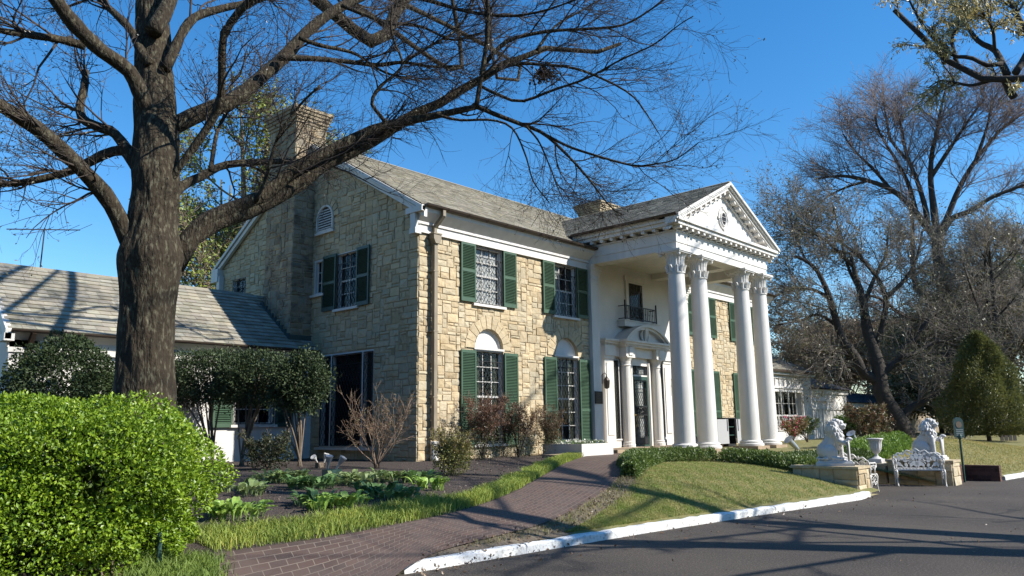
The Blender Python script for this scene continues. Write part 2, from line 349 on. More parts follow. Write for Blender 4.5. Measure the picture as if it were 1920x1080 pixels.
def ashlar(mb, o, ux, uz, nrm, W0, W1, H0, H1, excl, seed, cell=.088, mi=1, test=None):
    r = random.Random(seed); o = np.array(o, float); ux = np.array(ux, float); uz = np.array(uz, float); nrm = np.array(nrm, float)
    nu = int((W1 - W0) / cell); nz = int((H1 - H0) / cell); cu = (W1 - W0) / nu; cz = (H1 - H0) / nz
    occ = np.zeros((nu, nz), bool)
    for i in range(nu):
        for j in range(nz):
            u = W0 + (i + .5) * cu; z = H0 + (j + .5) * cz
            if any(e[0] < u < e[1] and e[2] < z < e[3] for e in excl) or (test and not test(u, z)): occ[i, j] = True
    sizes = [(3, 2), (4, 2), (5, 2), (6, 2), (3, 3), (4, 3), (5, 3), (2, 2), (4, 1), (5, 1), (3, 1), (2, 3), (3, 4), (2, 1), (4, 4), (7, 2)]
    wts = [10, 12, 11, 8, 6, 7, 6, 5, 6, 6, 4, 1.5, 2, 2, 3, 4]
    for j in range(nz):
        for i in range(nu):
            if occ[i, j]: continue
            sw, sh = r.choices(sizes, wts)[0]
            a = 1
            while a < sw and i + a < nu and not occ[i + a, j]: a += 1
            b = 1
            while b < sh and j + b < nz and not occ[i:i + a, j + b].any(): b += 1
            if i + a + 1 == nu: a += 1 if not occ[i + a:i + a + 1, j:j + b].any() else 0
            occ[i:i + a, j:j + b] = True
            q = .0075; u0 = W0 + i * cu + q; u1 = W0 + (i + a) * cu - q; z0 = H0 + j * cz + q; z1 = H0 + (j + b) * cz - q
            t = .010 + r.random() * .016; e = .008; v = r.uniform(.84, 1.10); tint = r.uniform(-.05, .05)
            c = (v * (1 + tint), v, v * (1 - tint * 1.3))
            if r.random() < .06: c = (v * .86, v * .81, v * .74)
            bk = [o + ux * uu + uz * zz for uu, zz in ((u0, z0), (u1, z0), (u1, z1), (u0, z1))]
            ft = [o + ux * (uu + r.uniform(-.005, .005)) + uz * (zz + r.uniform(-.005, .005)) + nrm * (t + r.uniform(-.012, .012)) for uu, zz in ((u0 + e, z0 + e), (u1 - e, z0 + e), (u1 - e, z1 - e), (u0 + e, z1 - e))]
            cc = sum(ft) / 4 + nrm * r.uniform(.0, .018) + ux * r.uniform(-.05, .05)
            mb.add(bk + ft + [cc], [[0, 1, 5, 4], [1, 2, 6, 5], [2, 3, 7, 6], [3, 0, 4, 7], [4, 5, 8], [5, 6, 8], [6, 7, 8], [7, 4, 8]], mi, c)
def tiles(mb, o, u, v, W, Ln, tw, th, seed, mi=0, clip=None, lift=.022, base=None):
    """slates: courses run along u (width W), stacked up the slope v (length Ln)"""
    r = random.Random(seed); o = np.array(o, float); u = np.array(u, float); v = np.array(v, float); n = np.cross(u, v); n /= np.linalg.norm(n)
    if n[2] < 0: n = -n
    k = 0
    for j in range(int(Ln / th) + 1):
        s0 = j * th; s1 = min(s0 + th + .02, Ln); x = -r.random() * tw; row = r.uniform(.95, 1.05)
        if s1 - s0 < .03: continue
        while x < W:
            w_ = tw * r.uniform(.85, 1.15); a = max(0, x); b = min(W, x + w_); x += w_
            if clip:
                cl = clip(s0)
                a = max(a, cl[0]); b = min(b, cl[1])
            if b - a < .02: continue
            val = r.uniform(.70, 1.18) * row; c = (val * r.uniform(.97, 1.04), val, val * r.uniform(.93, 1.03)); l = lift * r.uniform(.8, 1.25)
            q = .003; ss = s0 + r.uniform(-.008, .008)
            p = [o + u * (a + q) + v * ss + n * l, o + u * (b - q) + v * ss + n * l, o + u * (b - q) + v * s1 + n * .004, o + u * (a + q) + v * s1 + n * .004,
                 o + u * (a + q) + v * ss - n * .01, o + u * (b - q) + v * ss - n * .01]
            mb.add(p, [[0, 1, 2, 3], [4, 5, 1, 0]], mi, c)
def grille(mb, o, ux, uz, nrm, u0, u1, z0, z1, cell=.145, r=.0075, scroll=True, aspect=1.75):
    """diamond lattice of thin iron bars with a scroll frieze at the top"""
    o = np.array(o, float); ux = np.array(ux, float); uz = np.array(uz, float)
    P = lambda a, b: o + ux * a + uz * b
    zt = z1 - (.3 if scroll else 0)
    for a, b in (((u0, z0), (u0, z1)), ((u1, z0), (u1, z1)), ((u0, z0), (u1, z0)), ((u0, z1), (u1, z1)), ((u0, zt), (u1, zt))):
        mb.bar(P(*a), P(*b), .02, .02, nrm)
    W = u1 - u0; H = zt - z0; cz = cell * aspect; segs = []
    for s in (1, -1):
        k = -int(H / cz) - 2
        while k * cell < W + H / cz * cell + cell:
            ua = k * cell; pts = []
            # line u = ua + s*(z)*cell/cz
            lo, hi = 0., H
            sl = s * cell / cz
            for lim in (0., W):
                zz = (lim - ua) / sl
                if sl > 0: lo, hi = (max(lo, zz), hi) if lim == 0 else (lo, min(hi, zz))
                else: lo, hi = (lo, min(hi, zz)) if lim == 0 else (max(lo, zz), hi)
            if hi - lo > .02: segs.append((P(u0 + ua + sl * lo, z0 + lo), P(u0 + ua + sl * hi, z0 + hi)))
            k += 1
            if k > 200: break
    S = np.array(segs); mb.tubes(S, np.full(S.shape[:2], r), 4)
    if scroll:
        th = np.linspace(0, 2.6 * np.pi, 22)
        for s in (-1, 1):
            cx = (u0 + u1) / 2 + s * W * .22; rad = .02 + .09 * (1 - th / th[-1])
            mb.tube([P(cx + s * rr * math.cos(t), zt + .13 + rr * math.sin(t)) for rr, t in zip(rad, th)], r, 4, ref=nrm)
        mb.tube([P((u0 + u1) / 2 + .12 * math.cos(t), zt + .12 + .12 * math.sin(t)) for t in np.linspace(0, np.pi, 9)], r, 4, ref=nrm)
        mb.bar(P((u0 + u1) / 2, zt), P((u0 + u1) / 2, z1 - .02), .014, .014, nrm)
        mb.ball(P((u0 + u1) / 2, z1 - .05), .03, n=6)
def shutter(o, ux, uz, nrm, u0, u1, z0, z1, mid, parent, m=None):
    o = np.array(o, float); ux = np.array(ux, float); uz = np.array(uz, float); nrm = np.array(nrm, float); g = MB()
    def bx_(a, b, c, d, n0, n1): g.obox(o + ux * (a + b) / 2 + uz * (c + d) / 2 + nrm * (n0 + n1) / 2, ux * (b - a) / 2, uz * (d - c) / 2, nrm * (n1 - n0) / 2)
    st = .055; f0, f1 = .055, .095
    bx_(u0, u0 + st, z0, z1, f0, f1); bx_(u1 - st, u1, z0, z1, f0, f1)
    rails = [(z0, z0 + .12), (mid - .045, mid + .045), (z1 - .09, z1)]
    for a, b in rails: bx_(u0 + st, u1 - st, a, b, f0 + .001, f1 - .002)
    for (a, b) in ((rails[0][1], rails[1][0]), (rails[1][1], rails[2][0])):
        k = int((b - a) / .046)
        for i in range(k):
            z = a + (i + .5) * (b - a) / k; c = o + ux * (u0 + u1) / 2 + uz * z + nrm * .074
            d = uz * .8 - nrm * .6
            g.obox(c, ux * ((u1 - u0) / 2 - st - .001), (uz * .62 - nrm * .78) * .026, (uz * .78 + nrm * .62) * .004)
    bx_(u0 + st, u1 - st, z0 + .1, z1 - .08, .045, .052)
    bx_(u0 + .2, u0 + .26, z0 + .3, z0 + .36, .0, .054); bx_(u0 + .2, u0 + .26, z1 - .4, z1 - .34, .0, .054)
    return g.build('shutter', m or MGREEN, parent)
def window(o, ux, uz, nrm, u0, u1, z0, z1, cols, rows, house, rec=.1, sill=True, curtain=None, bars=True, glazing=MWHITE, meet=None, name='window', fw=.07, fout=.01):
    """frame (the window's own mesh) > pane, sill, grille, curtain"""
    o = np.array(o, float); ux = np.array(ux, float); uz = np.array(uz, float); nrm = np.array(nrm, float); g = MB()
    def bx_(gg, a, b, c, d, n0, n1): gg.obox(o + ux * (a + b) / 2 + uz * (c + d) / 2 + nrm * (n0 + n1) / 2, ux * (b - a) / 2, uz * (d - c) / 2, nrm * (n1 - n0) / 2)
    bx_(g, u0, u0 + fw, z0, z1, -rec, fout); bx_(g, u1 - fw, u1, z0, z1, -rec, fout); bx_(g, u0 + fw, u1 - fw, z1 - fw, z1, -rec, fout - .002); bx_(g, u0 + fw, u1 - fw, z0, z0 + .06, -rec, fout - .002)
    a0, a1, b0, b1 = u0 + fw, u1 - fw, z0 + .06, z1 - fw
    # sash
    bx_(g, a0, a0 + .04, b0, b1, -rec - .01, -rec + .03); bx_(g, a1 - .04, a1, b0, b1, -rec - .01, -rec + .03)
    for i in range(1, cols):
        u = a0 + (a1 - a0) * i / cols; bx_(g, u - .012, u + .012, b0, b1, -rec, -rec + .022)
    for j in range(1, rows):
        z = b0 + (b1 - b0) * j / rows; t = .028 if (meet and j == meet) else .012; bx_(g, a0 + .04, a1 - .04, z - t, z + t, -rec - .001, -rec + .0225)
    wo = g.build(name, glazing, house)
    p = MB(); c = lambda u, z, n: o + ux * u + uz * z + nrm * n
    qd = [c(a0, b0, -rec + .004), c(a1, b0, -rec + .004), c(a1, b1, -rec + .004), c(a0, b1, -rec + .004)]
    if np.dot(np.cross(ux, uz), nrm) < 0: qd = qd[::-1]
    p.quad(*qd); p.build('pane', MGLASS, wo)
    if sill:
        s = MB(); bx_(s, u0 - .09, u1 + .09, z0 - .075, z0 - .001, -.05, .11); s.build('sill', MWHITE, wo)
    if bars:
        s = MB(); grille(s, c(0, 0, fout + .02), ux, uz, nrm, u0 + .05, u1 - .05, z0 + .03, z1 - .05); s.build('grille', MIRON, wo)
    if curtain:
        for (ca, cb, zz0, zz1, m) in curtain:
            s = MB(); n = 24; uu = np.linspace(u0 + (u1 - u0) * ca, u0 + (u1 - u0) * cb, n); nn = -rec - .045 + .02 * np.sin(uu * 55)
            P = np.array([[c(a, z0 + (z1 - z0) * zz0, b), c(a, z0 + (z1 - z0) * zz1, b)] for a, b in zip(uu, nn)]); grid(s, P); s.build('curtain', m, wo, True)
    return wo

# ------------------------------------------------------------------ the house
ZG = .45; XC = 11.07; XR = 22.14; ZF = 6.98
EX, EY, EZ = (1, 0, 0), (0, 1, 0), (0, 0, 1)
H = thing('stone_house', 'two storey buff stone house with white columned portico and slate roof', 'house', (XC, 3, .7))
F = dict(o=(0, 0, 0), ux=EX, uz=EZ, nrm=(0, -1, 0))
GA = dict(o=(0, 0, 0), ux=EY, uz=EZ, nrm=(-1, 0, 0))
UPW = [2.76, 6.46, 2 * XC - 6.46, 2 * XC - 2.76]; HW = .61
wl = MB()
ops = [(c - HW, c + HW, 5.2, 6.98) for c in UPW] + [(c - HW, c + HW, 1.1, 3.87) for c in UPW]
def arch_parts(c, mb, r=HW, z=3.87, top=4.55, nseg=14):
    a = np.linspace(np.pi, 0, nseg + 1); arc = [(c + r * math.cos(t), z + r * math.sin(t)) for t in a]
    for i in range(nseg):      # spandrels + reveal
        p, q = arc[i], arc[i + 1]
        mb.quad((p[0], 0, p[1]), (q[0], 0, q[1]), (q[0], 0, top), (p[0], 0, top), 0)
        mb.quad((p[0], -.035, p[1]), (q[0], -.035, q[1]), (q[0], .16, q[1]), (p[0], .16, p[1]), 0)
    rr = random.Random(int(c * 10)); k = 11; th = np.linspace(np.pi, 0, k + 1)
    for i in range(k):         # voussoirs
        a0, a1 = th[i] - .012, th[i + 1] + .012; ro = rr.uniform(.95, 1.04); v = rr.uniform(.88, 1.05); t = rr.uniform(.028, .038)
        P = [(c + R_ * math.cos(x), z + R_ * math.sin(x)) for R_, x in ((r + .01, a0), (ro, a0), (ro, a1), (r + .01, a1))]
        bk = [(x, 0, zz) for x, zz in P]; ft = [(x, -t + rr.uniform(-.01, .01), zz) for x, zz in P]
        mb.add(bk + ft, [[4, 5, 6, 7], [0, 1, 5, 4], [1, 2, 6, 5], [2, 3, 7, 6], [3, 0, 4, 7]], 1, (v, v * .99, v * .97))
front_ops = [r for r in ops]
arch_ops = [(c - HW, c + HW, 3.87, 4.55) for c in UPW]
rects_backing(wl, (0, 0, 0), EX, EZ, 0, XR, ZG, 7.3, front_ops + arch_ops + [(7.75, XR - 7.75, ZG, 7.3)], 0)
for r in front_ops:
    n = np.array([0, .16, 0]); p = [np.array([r[a], -.03, r[b]]) for a, b in ((0, 2), (1, 2), (1, 3), (0, 3))]
    for i in ((0, 1, 2, 3) if r[3] > 5 else (0, 1, 3)): wl.quad(p[i], p[(i + 1) % 4], p[(i + 1) % 4] + n, p[i] + n, 0)
ring = lambda u, z: not any(math.hypot(u - c, z - 3.87) < .93 and z > 3.84 for c in UPW)
ashlar(wl, (0, 0, 0), EX, EZ, (0, -1, 0), 0, 7.75, ZG, 7.3, front_ops, 11, test=ring)
ashlar(wl, (0, 0, 0), EX, EZ, (0, -1, 0), XR - 7.75, XR, ZG, 7.3, front_ops, 12, test=ring)
for c in UPW: arch_parts(c, wl)
# gable wall
DEP = 11.3; RY = 5.65; RZ = 11.2; SLP = (RZ - 7.66) / (RY + .42)
rk = lambda y: RZ - .12 - SLP * abs(y - RY)
gops = [(1.9, 4.58, 1.05, 3.86), (2.78, 3.86, 5.22, 6.98), (4.58, 5.13, 5.82, 6.96), (9.5, 10.5, 5.95, 7.1)]
rects_backing(wl, (0, 0, 0), EY, EZ, 0, DEP, ZG, 7.3, gops, 0, nrm=(-1, 0, 0), rdepth=.16)
wl.poly([(0, 0, 7.3), (0, DEP, 7.3), (0, DEP, rk(DEP)), (0, RY, rk(RY)), (0, 0, rk(0))][::-1], 0)
vent_c = (4.56, 8.2)
vt = lambda u, z: z < rk(u) and not (math.hypot(u - 4.56, z - 8.25) < .62 and z > 8.2)
ashlar(wl, (0, 0, 0), EY, EZ, (-1, 0, 0), 0, DEP, ZG, 11.2, gops + [(4.13, 4.99, 7.8, 8.3)], 13, test=vt)
for i in range(9):
    th = np.linspace(np.pi, 0, 10); a0, a1 = th[i] - .03, th[i + 1] + .03
    P = [(4.56 + R_ * math.cos(x), 8.25 + R_ * math.sin(x)) for R_, x in ((.45, a0), (.72, a0), (.72, a1), (.45, a1))]; v = random.Random(i).uniform(.8, 1.1)
    wl.add([(0, y, z) for y, z in P] + [(-.05, y, z) for y, z in P], [[4, 5, 6, 7], [0, 1, 5, 4], [1, 2, 6, 5], [2, 3, 7, 6], [3, 0, 4, 7]], 1, (v, v, v))
# rear and right walls, ceiling slab over the rooms
wl.quad((0, DEP, ZG), (XR, DEP, ZG), (XR, DEP, 7.6), (0, DEP, 7.6), 0)
wl.poly([(XR, 0, ZG), (XR, DEP, ZG), (XR, DEP, rk(DEP)), (XR, RY, rk(RY)), (XR, 0, rk(0))], 0)
wl.quad((0, .3, 4.4), (XR, .3, 4.4), (XR, DEP, 4.4), (0, DEP, 4.4), 2); wl.quad((.1, .5, ZG), (XR, .5, ZG), (XR, DEP, ZG), (.1, DEP, ZG), 2)
wl.quad((.2, 1.6, ZG), (7.6, 1.6, ZG), (7.6, 1.6, 7.4), (.2, 1.6, 7.4), 2); wl.quad((14.6, 1.6, ZG), (22, 1.6, ZG), (22, 1.6, 7.4), (14.6, 1.6, 7.4), 2)
wl.quad((1.7, 1.7, ZG), (1.7, 11, ZG), (1.7, 11, 7.4), (1.7, 1.7, 7.4), 2)
wl.build('stone_wall', [MMORT, MS, MDARK], H)
# gable vent
g = MB(); a = np.linspace(0, np.pi, 13); pts = [(-.03, 4.13, 7.86), (-.03, 4.99, 7.86)] + [(-.03, 4.56 + .43 * math.cos(t), 8.25 + .43 * math.sin(t)) for t in a]
order = [(4.99, 7.86)] + [(4.56 + .43 * math.cos(t), 8.25 + .43 * math.sin(t)) for t in a] + [(4.13, 7.86)]
g.poly([(.0, y, z) for y, z in order], 1)
g.poly([(-.012, y, z) for y, z in order], 1)
path = np.array([(-.05, y, z) for y, z in order + [order[0]]]); 
for p, q in zip(path, path[1:]): g.bar(p, q, .06, .07, (1, 0, 0), 0)
z = 7.95
while z < 8.6:
    hw = .39 if z < 8.25 else math.sqrt(max(.001, .41 ** 2 - (z - 8.25) ** 2)) - .02
    if hw > .05: g.obox((-.045, 4.56, z), (0, hw, 0), (.02, 0, .028), (.004, 0, -.003), 0)
    z += .085
g.box(-.1, .0, 4.05, 5.07, 7.76, 7.83, 0)
g.build('gable_vent', [MWHITE, MDARK], H)
# windows of the front
lace = [(.0, 1., .02, 1., MCURT)]
drape = [(.0, .3, 0, 1., MDRAPE), (.7, 1., 0, 1., MDRAPE)]
for i, c in enumerate(UPW):
    wo = window(**F, u0=c - HW, u1=c + HW, z0=5.2, z1=6.98, cols=3, rows=4, house=H, meet=2, curtain=lace if i in (0, 2, 3) else [(0, .45, 0, 1, MCURT), (.75, 1, 0, 1, MDRAPE)])
    shutter(**F, u0=c - HW - .59, u1=c - HW + .005, z0=5.22, z1=7.0, mid=6.15, parent=wo); shutter(**F, u0=c + HW - .005, u1=c + HW + .59, z0=5.22, z1=7.0, mid=6.15, parent=wo)
    wo = window(**F, u0=c - HW, u1=c + HW, z0=1.1, z1=3.85, cols=3, rows=6, house=H, meet=3, curtain=drape)
    shutter(**F, u0=c - HW - .60, u1=c - HW + .005, z0=1.04, z1=3.8, mid=2.1, parent=wo); shutter(**F, u0=c + HW - .005, u1=c + HW + .60, z0=1.04, z1=3.8, mid=2.1, parent=wo)
    g = MB(); a = np.linspace(np.pi, 0, 19); g.poly([(c + .605 * math.cos(t), .11, 3.88 + .605 * math.sin(t)) for t in a]); 
    g.tube([(c + .58 * math.cos(t), .10, 3.9 + .58 * math.sin(t)) for t in a], .03, 5, ref=EY)
    g.box(c - .64, c + .64, -.05, .12, 3.84, 3.9); g.build('tympanum', MWHITE, wo)
# windows of the gable
wo = window(**GA, u0=2.78, u1=3.86, z0=5.22, z1=6.98, cols=2, rows=4, house=H, meet=2, curtain=[(0, .3, 0, 1, MDRAPE), (.6, 1, 0, 1, MDRAPE)])
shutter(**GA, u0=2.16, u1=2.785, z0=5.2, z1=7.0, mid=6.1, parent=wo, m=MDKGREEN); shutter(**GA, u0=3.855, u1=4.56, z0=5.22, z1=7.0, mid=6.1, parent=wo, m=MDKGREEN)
window(**GA, u0=4.58, u1=5.13, z0=5.82, z1=6.96, cols=2, rows=3, house=H, bars=False)
window(**GA, u0=9.5, u1=10.5, z0=5.95, z1=7.1, cols=2, rows=2, house=H)
wo = window(**GA, u0=1.9, u1=4.58, z0=1.05, z1=3.86, cols=1, rows=1, house=H, curtain=[(.0, .22, 0, 1, MDRAPE)], bars=False, sill=False)
for u in (2.44, 4.02): g = MB(); g.box(-.02, .13, u - .05, u + .05, 1.1, 3.79); g.build('mullion', MWHITE, wo)
g = MB(); g.box(-.13, .05, 1.8, 4.68, .98, 1.045); g.build('sill', MWHITE, wo)
g = MB()
for a, b in ((1.95, 2.38), (2.5, 3.96), (4.08, 4.53)): grille(g, (-.035, 0, 0), EY, EZ, (-1, 0, 0), a, b, 1.1, 3.8, cell=.14, aspect=1.9)
g.build('grille', MIRON, wo)
# roof (two slopes) with its slates
sl_len = math.hypot(RY + .42, RZ - 7.66); vy = np.array([0, (RY + .42) / sl_len, (RZ - 7.66) / sl_len])
rf = MB()
tiles(rf, (-.17, -.42, 7.66), EX, vy, XR + .34, sl_len, .28, .165, 21)
rf.prism([(-.17, -.42, 7.64), (-.17, RY, RZ - .02), (-.17, 2 * RY + .42, 7.64), (-.17, 2 * RY + .3, 7.56), (-.17, RY, RZ - .14), (-.17, -.3, 7.56)], (XR + .34, 0, 0), 0, (.8, .8, .8))
rf.prism([(-.18, RY - .13, RZ - .05), (-.18, RY, RZ + .035), (-.18, RY + .13, RZ - .05)], (XR + .36, 0, 0), 0, (.85, .83, .78))
# portico roof
PX0, PX1, PZ, PR, PYF = 7.32, 2 * XC - 7.32, 8.22, 10.08, -4.0
pl = math.hypot(XC - PX0, PR - PZ); pv = np.array([(XC - PX0) / pl, 0, (PR - PZ) / pl])
vback = lambda s: 4.0 + ((PZ + s * pv[2]) - 7.66) / SLP - .42 + .05    # valley against the main roof
tiles(rf, (PX0, PYF, PZ), EY, pv, 8., pl, .28, .165, 22, clip=lambda s: (0, vback(s)))
pv2 = pv * [-1, 1, 1]
tiles(rf, (PX1, PYF, PZ), EY, pv2, 8., pl, .28, .165, 23, clip=lambda s: (0, vback(s)))
yb0 = PYF + vback(0); yb1 = PYF + vback(pl)
for x, s in ((PX0, 1), (PX1, -1)):
    rf.quad((x, PYF, PZ - .01), (x, yb0, PZ - .01), (XC, yb1, PR - .01), (XC, PYF, PR - .01), 0, (.8, .8, .8))
rf.prism([(XC - .13, PYF, PR - .03), (XC, PYF, PR + .035), (XC + .13, PYF, PR - .03)], (0, yb1 - PYF, 0), 0, (.85, .83, .78))
ro = rf.build('roof', MSLATE, H)
# chimneys
def chimney(x0, x1, y0_, y1_, z0, z1, cap, seed):
    g = MB(); hb = z1 - cap
    g.box(x0 + .01, x1 - .01, y0_ + .01, y1_ - .01, z0, z1 - .02, 0)
    n = [((0, y0_ + .01, 0), EX, (0, -1, 0), x0, x1), ((x0 + .01, 0, 0), EY, (-1, 0, 0), y0_, y1_), ((x1 - .01, 0, 0), EY, (1, 0, 0), y0_, y1_)]
    for i, (o, ux, nr, a, b) in enumerate(n): ashlar(g, o, ux, EZ, nr, a, b, z0, hb, [], seed + i)
    k = 5; r = random.Random(seed)
    for i in range(k):
        z = hb + (i) * cap / k; e = .03 + .035 * i; y = 0
        for (o, d, L) in (((x0 - e, y0_ - e), (1, 0), x1 - x0 + 2 * e), ((x0 - e, y0_ - e), (0, 1), y1_ - y0_ + 2 * e)):
            pass
        v = r.uniform(.85, 1.05); g.box(x0 - e, x1 + e, y0_ - e, y1_ + e, z + .008, z + cap / k - .008, 1, (v, v, v))
    return g
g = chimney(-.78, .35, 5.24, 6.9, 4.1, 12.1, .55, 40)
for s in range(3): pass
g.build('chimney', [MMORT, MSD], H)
chimney(15.6, 17.3, 5.0, 6.3, 10., 12.25, .5, 50).build('chimney', [MMORT, MS], H)
# eaves: frieze, cornice, returns, rake boards
def eave(mb, x0, x1):
    mb.box(x0, x1, -.07, -.002, ZF, 7.22); mb.box(x0, x1, -.10, -.002, ZF + .001, 7.04); mb.box(x0, x1, -.115, -.002, 7.222, 7.36)
    mb.prism([(x0, -.116, 7.30), (x0, -.36, 7.52), (x0, -.40, 7.66), (x0, 0, 7.66), (x0, 0, 7.30)], (x1 - x0, 0, 0))
g = MB(); eave(g, XR - 7.74, XR + .1); g.build('cornice', MWHITE, H)
g = MB(); eave(g, -.13, 7.74)
g.prism([(-.132, -.42, 7.5), (-.132, .28, 7.5), (-.132, .28, 7.67), (-.132, -.42, 7.67)], (-.13, 0, 0))
g.prism([(-.131, -.11, ZF - .04), (-.131, .1, ZF - .04), (-.131, .1, 7.5), (-.131, -.11, 7.5)], (-.10, 0, 0)); g.box(-.24, -.02, -.13, .13, ZF - .06, ZF + .1)
g.box(-.235, -.001, -.1, .1, 7.2, 7.5)
for s in (1, -1):      # rake boards
    f_ = lambda y: RY - s * (RY - y)
    for (off, th, xx0, xx1) in ((0., .30, -.17, -.06), (0., .12, -.23, -.171)):
        P = [(-.42, 7.66 - .02), (RY, RZ - .02), (RY, RZ - .02 - th), (-.42, 7.66 - .02 - th)]
        g.prism([(xx0, f_(y), z) for y, z in P], (xx1 - xx0, 0, 0))
    if s == -1:
        g.box(-.24, .1, DEP + .0, DEP + .5, 7.1, 7.6); g.box(-.2, .1, DEP - .1, DEP + .1, 6.7, 7.3)
g.build('cornice', MWHITE, H)
# gutters
def gutter(a, b, name='gutter'):
    g = MB(); a = np.array(a, float); b = np.array(b, float); th = np.linspace(np.pi, 2 * np.pi, 9); t = (b - a) / np.linalg.norm(b - a); r = np.cross(t, EZ)
    P = np.array([[p + r * .075 * math.cos(q) + np.array([0, 0, .075 * math.sin(q)]) for q in th] for p in (a, b)]); grid(g, P)
    P2 = np.array([[p + r * .07 * math.cos(q) + np.array([0, 0, .07 * math.sin(q)]) for q in th] for p in (a, b)]); grid(g, P2[:, ::-1])
    for p in (a, b): g.prism([p + r * .075 * math.cos(q) + np.array([0, 0, .075 * math.sin(q)]) for q in th], t * .006)
    g.tube([a + r * .075, b + r * .075], .01, 5); g.tube([a - r * .075, b - r * .075], .01, 5)
    n = int(np.linalg.norm(b - a) / .75)
    for i in range(1, n):
        p = a + (b - a) * i / n; g.tube([p + r * .085 * math.cos(q) + np.array([0, 0, .085 * math.sin(q)]) for q in th], .008, 4, ref=t)
    return g.build(name, MCOPPER, H)
gutter((-.15, -.47, 7.70), (7.9, -.47, 7.70)); gutter((XR - 7.6, -.47, 7.70), (XR + .2, -.47, 7.70)); gutter((PX0 - .05, PYF + .02, PZ), (PX0 - .05, .25, PZ))
g = MB(); g.box(.40, .52, -.22, -.10, 1.25, 6.75); g.prism([(.32, -.28, 6.98), (.60, -.28, 6.98), (.60, -.28, 6.84), (.53, -.28, 6.7), (.39, -.28, 6.7), (.32, -.28, 6.84)], (0, .22, 0)); g.box(.30, .62, -.30, -.05, 6.96, 7.0)
g.bar((.46, -.15, 7.0), (.46, -.15, 7.22), .1, .1, EY); g.bar((.46, -.16, 7.18), (.52, -.45, 7.48), .1, .1, EX); g.bar((.52, -.45, 7.46), (.52, -.45, 7.66), .1, .1, EY)
for z in (2.4, 4.2, 5.9): g.box(.37, .55, -.225, -.03, z, z + .03)
do = g.build('downspout', MLEAD, H)
g = MB(); g.lathe([(.10, 0), (.115, .02), (.11, .1), (.10, .12), (.10, .42), (.12, .44), (.12, .5), (.09, .51)], (.46, -.17, .72), 14); g.build('drain_boot', MWHITE, do, True, auto=40)
#@@
# ------------------------------------------------------------------ portico
E0, E1, YE, YW = 7.75, 2 * XC - 7.75, -3.62, .28
g = MB()
g.quad((E0, YW, ZG), (E1, YW, ZG), (E1, YW, 7.6), (E0, YW, 7.6)); g.quad((E0, 0, ZG), (E0, YW, ZG), (E0, YW, 7.6), (E0, 0, 7.6)); g.quad((E1, 0, ZG), (E1, YW, ZG), (E1, YW, 7.6), (E1, 0, 7.6))
g.quad((E0, YE + .1, 7.52), (E1, YE + .1, 7.52), (E1, YW, 7.52), (E0, YW, 7.52))
g.build('recess_wall', MWALLW, H)
def pilaster(x0, x1, yf, yb, z0, z1, cap=.6):
    g = MB(); g.box(x0, x1, yf, yb, z0 + .28, z1 - cap); g.box(x0 - .05, x1 + .05, yf - .05, yb, z0, z0 + .2); g.box(x0 - .03, x1 + .03, yf - .03, yb, z0 + .2, z0 + .28)
    n = 6
    for i in range(n):
        a, b = i / n, (i + 1) / n; e0, e1 = .005 + .1 * a * a, .005 + .1 * b * b
        g.box(x0 - e1, x1 + e1, yf - e1, yb, z1 - cap + (cap - .09) * a, z1 - cap + (cap - .09) * b - .0)
    g.box(x0 - .13, x1 + .13, yf - .13, yb, z1 - .09, z1); m = 5
    for i in range(m):
        x = x0 + (x1 - x0) * (i + .5) / m; g.ball((x, yf - .02, z1 - cap + .16), (.045, .03, .1), n=6)
    g.box(x0 - .02, x1 + .02, yf - .02, yb, z1 - cap - .05, z1 - cap)
    return g
for x0 in (7.755, 2 * XC - 8.2): pilaster(x0, x0 + .445, -.15, YW, .8, 7.155).build('pilaster', MWHITE, H)
YCOL = -3.38
for cx in (XC - 3.02, XC - 1.56, XC + 1.56, XC + 3.04):
    g = MB(); zb, zt = .98, 6.42; n = 16
    prof_ = [(.33 * (1 - .19 * (i / n) ** 1.6), zb + (zt - zb) * i / n) for i in range(n + 1)]
    g.lathe(prof_, (cx, YCOL, 0), 32); col = g.build('column', MWHITE, H, True, auto=40)
    g = MB(); g.lathe([(.44, .80), (.45, .83), (.445, .88), (.39, .905), (.385, .92), (.40, .93), (.395, .965), (.36, .98), (.335, 1.0)], (cx, YCOL, 0), 32); g.build('base', MWHITE, col, True, auto=50)
    g = MB(); g.box(cx - .47, cx + .47, YCOL - .47, YCOL + .47, .66, .80); g.build('plinth', MSTEPS, col)
    g = MB(); nn = 64; th = np.linspace(0, 2 * np.pi, nn, endpoint=False)
    zz = [6.40, 6.44, 6.445, 6.62, 6.66, 6.80, 6.92, 7.0, 7.05]; rr = [.295, .295, .255, .262, .27, .275, .30, .34, .40]
    P = []
    for z, r in zip(zz, rr):
        fl = .06 if z > 6.6 else 0.; P.append([(cx + r * (1 + fl * math.cos(20 * t)) * math.cos(t), YCOL + r * (1 + fl * math.cos(20 * t)) * math.sin(t), z) for t in list(th) + [0]])
    grid(g, np.array(P))
    for i in range(10):
        t = 2 * math.pi * i / 10; d = np.array([math.cos(t), math.sin(t), 0])
        g.tube([np.array([cx, YCOL, 6.45]) + d * .27, np.array([cx, YCOL, 6.56]) + d * .285, np.array([cx, YCOL, 6.65]) + d * .33, np.array([cx, YCOL, 6.64]) + d * .36], [.05, .055, .045, .02], 6)
    for sx in (-1, 1):
        for sy in (-1, 1): g.ball((cx + sx * .33, YCOL + sy * .33, 7.0), .06, n=6)
    g.box(cx - .40, cx + .40, YCOL - .40, YCOL + .40, 7.05, 7.09); g.box(cx - .43, cx + .43, YCOL - .43, YCOL + .43, 7.09, 7.158)
    g.build('capital', MWHITE, col)
g = MB(); T = .52                                            # entablature beam
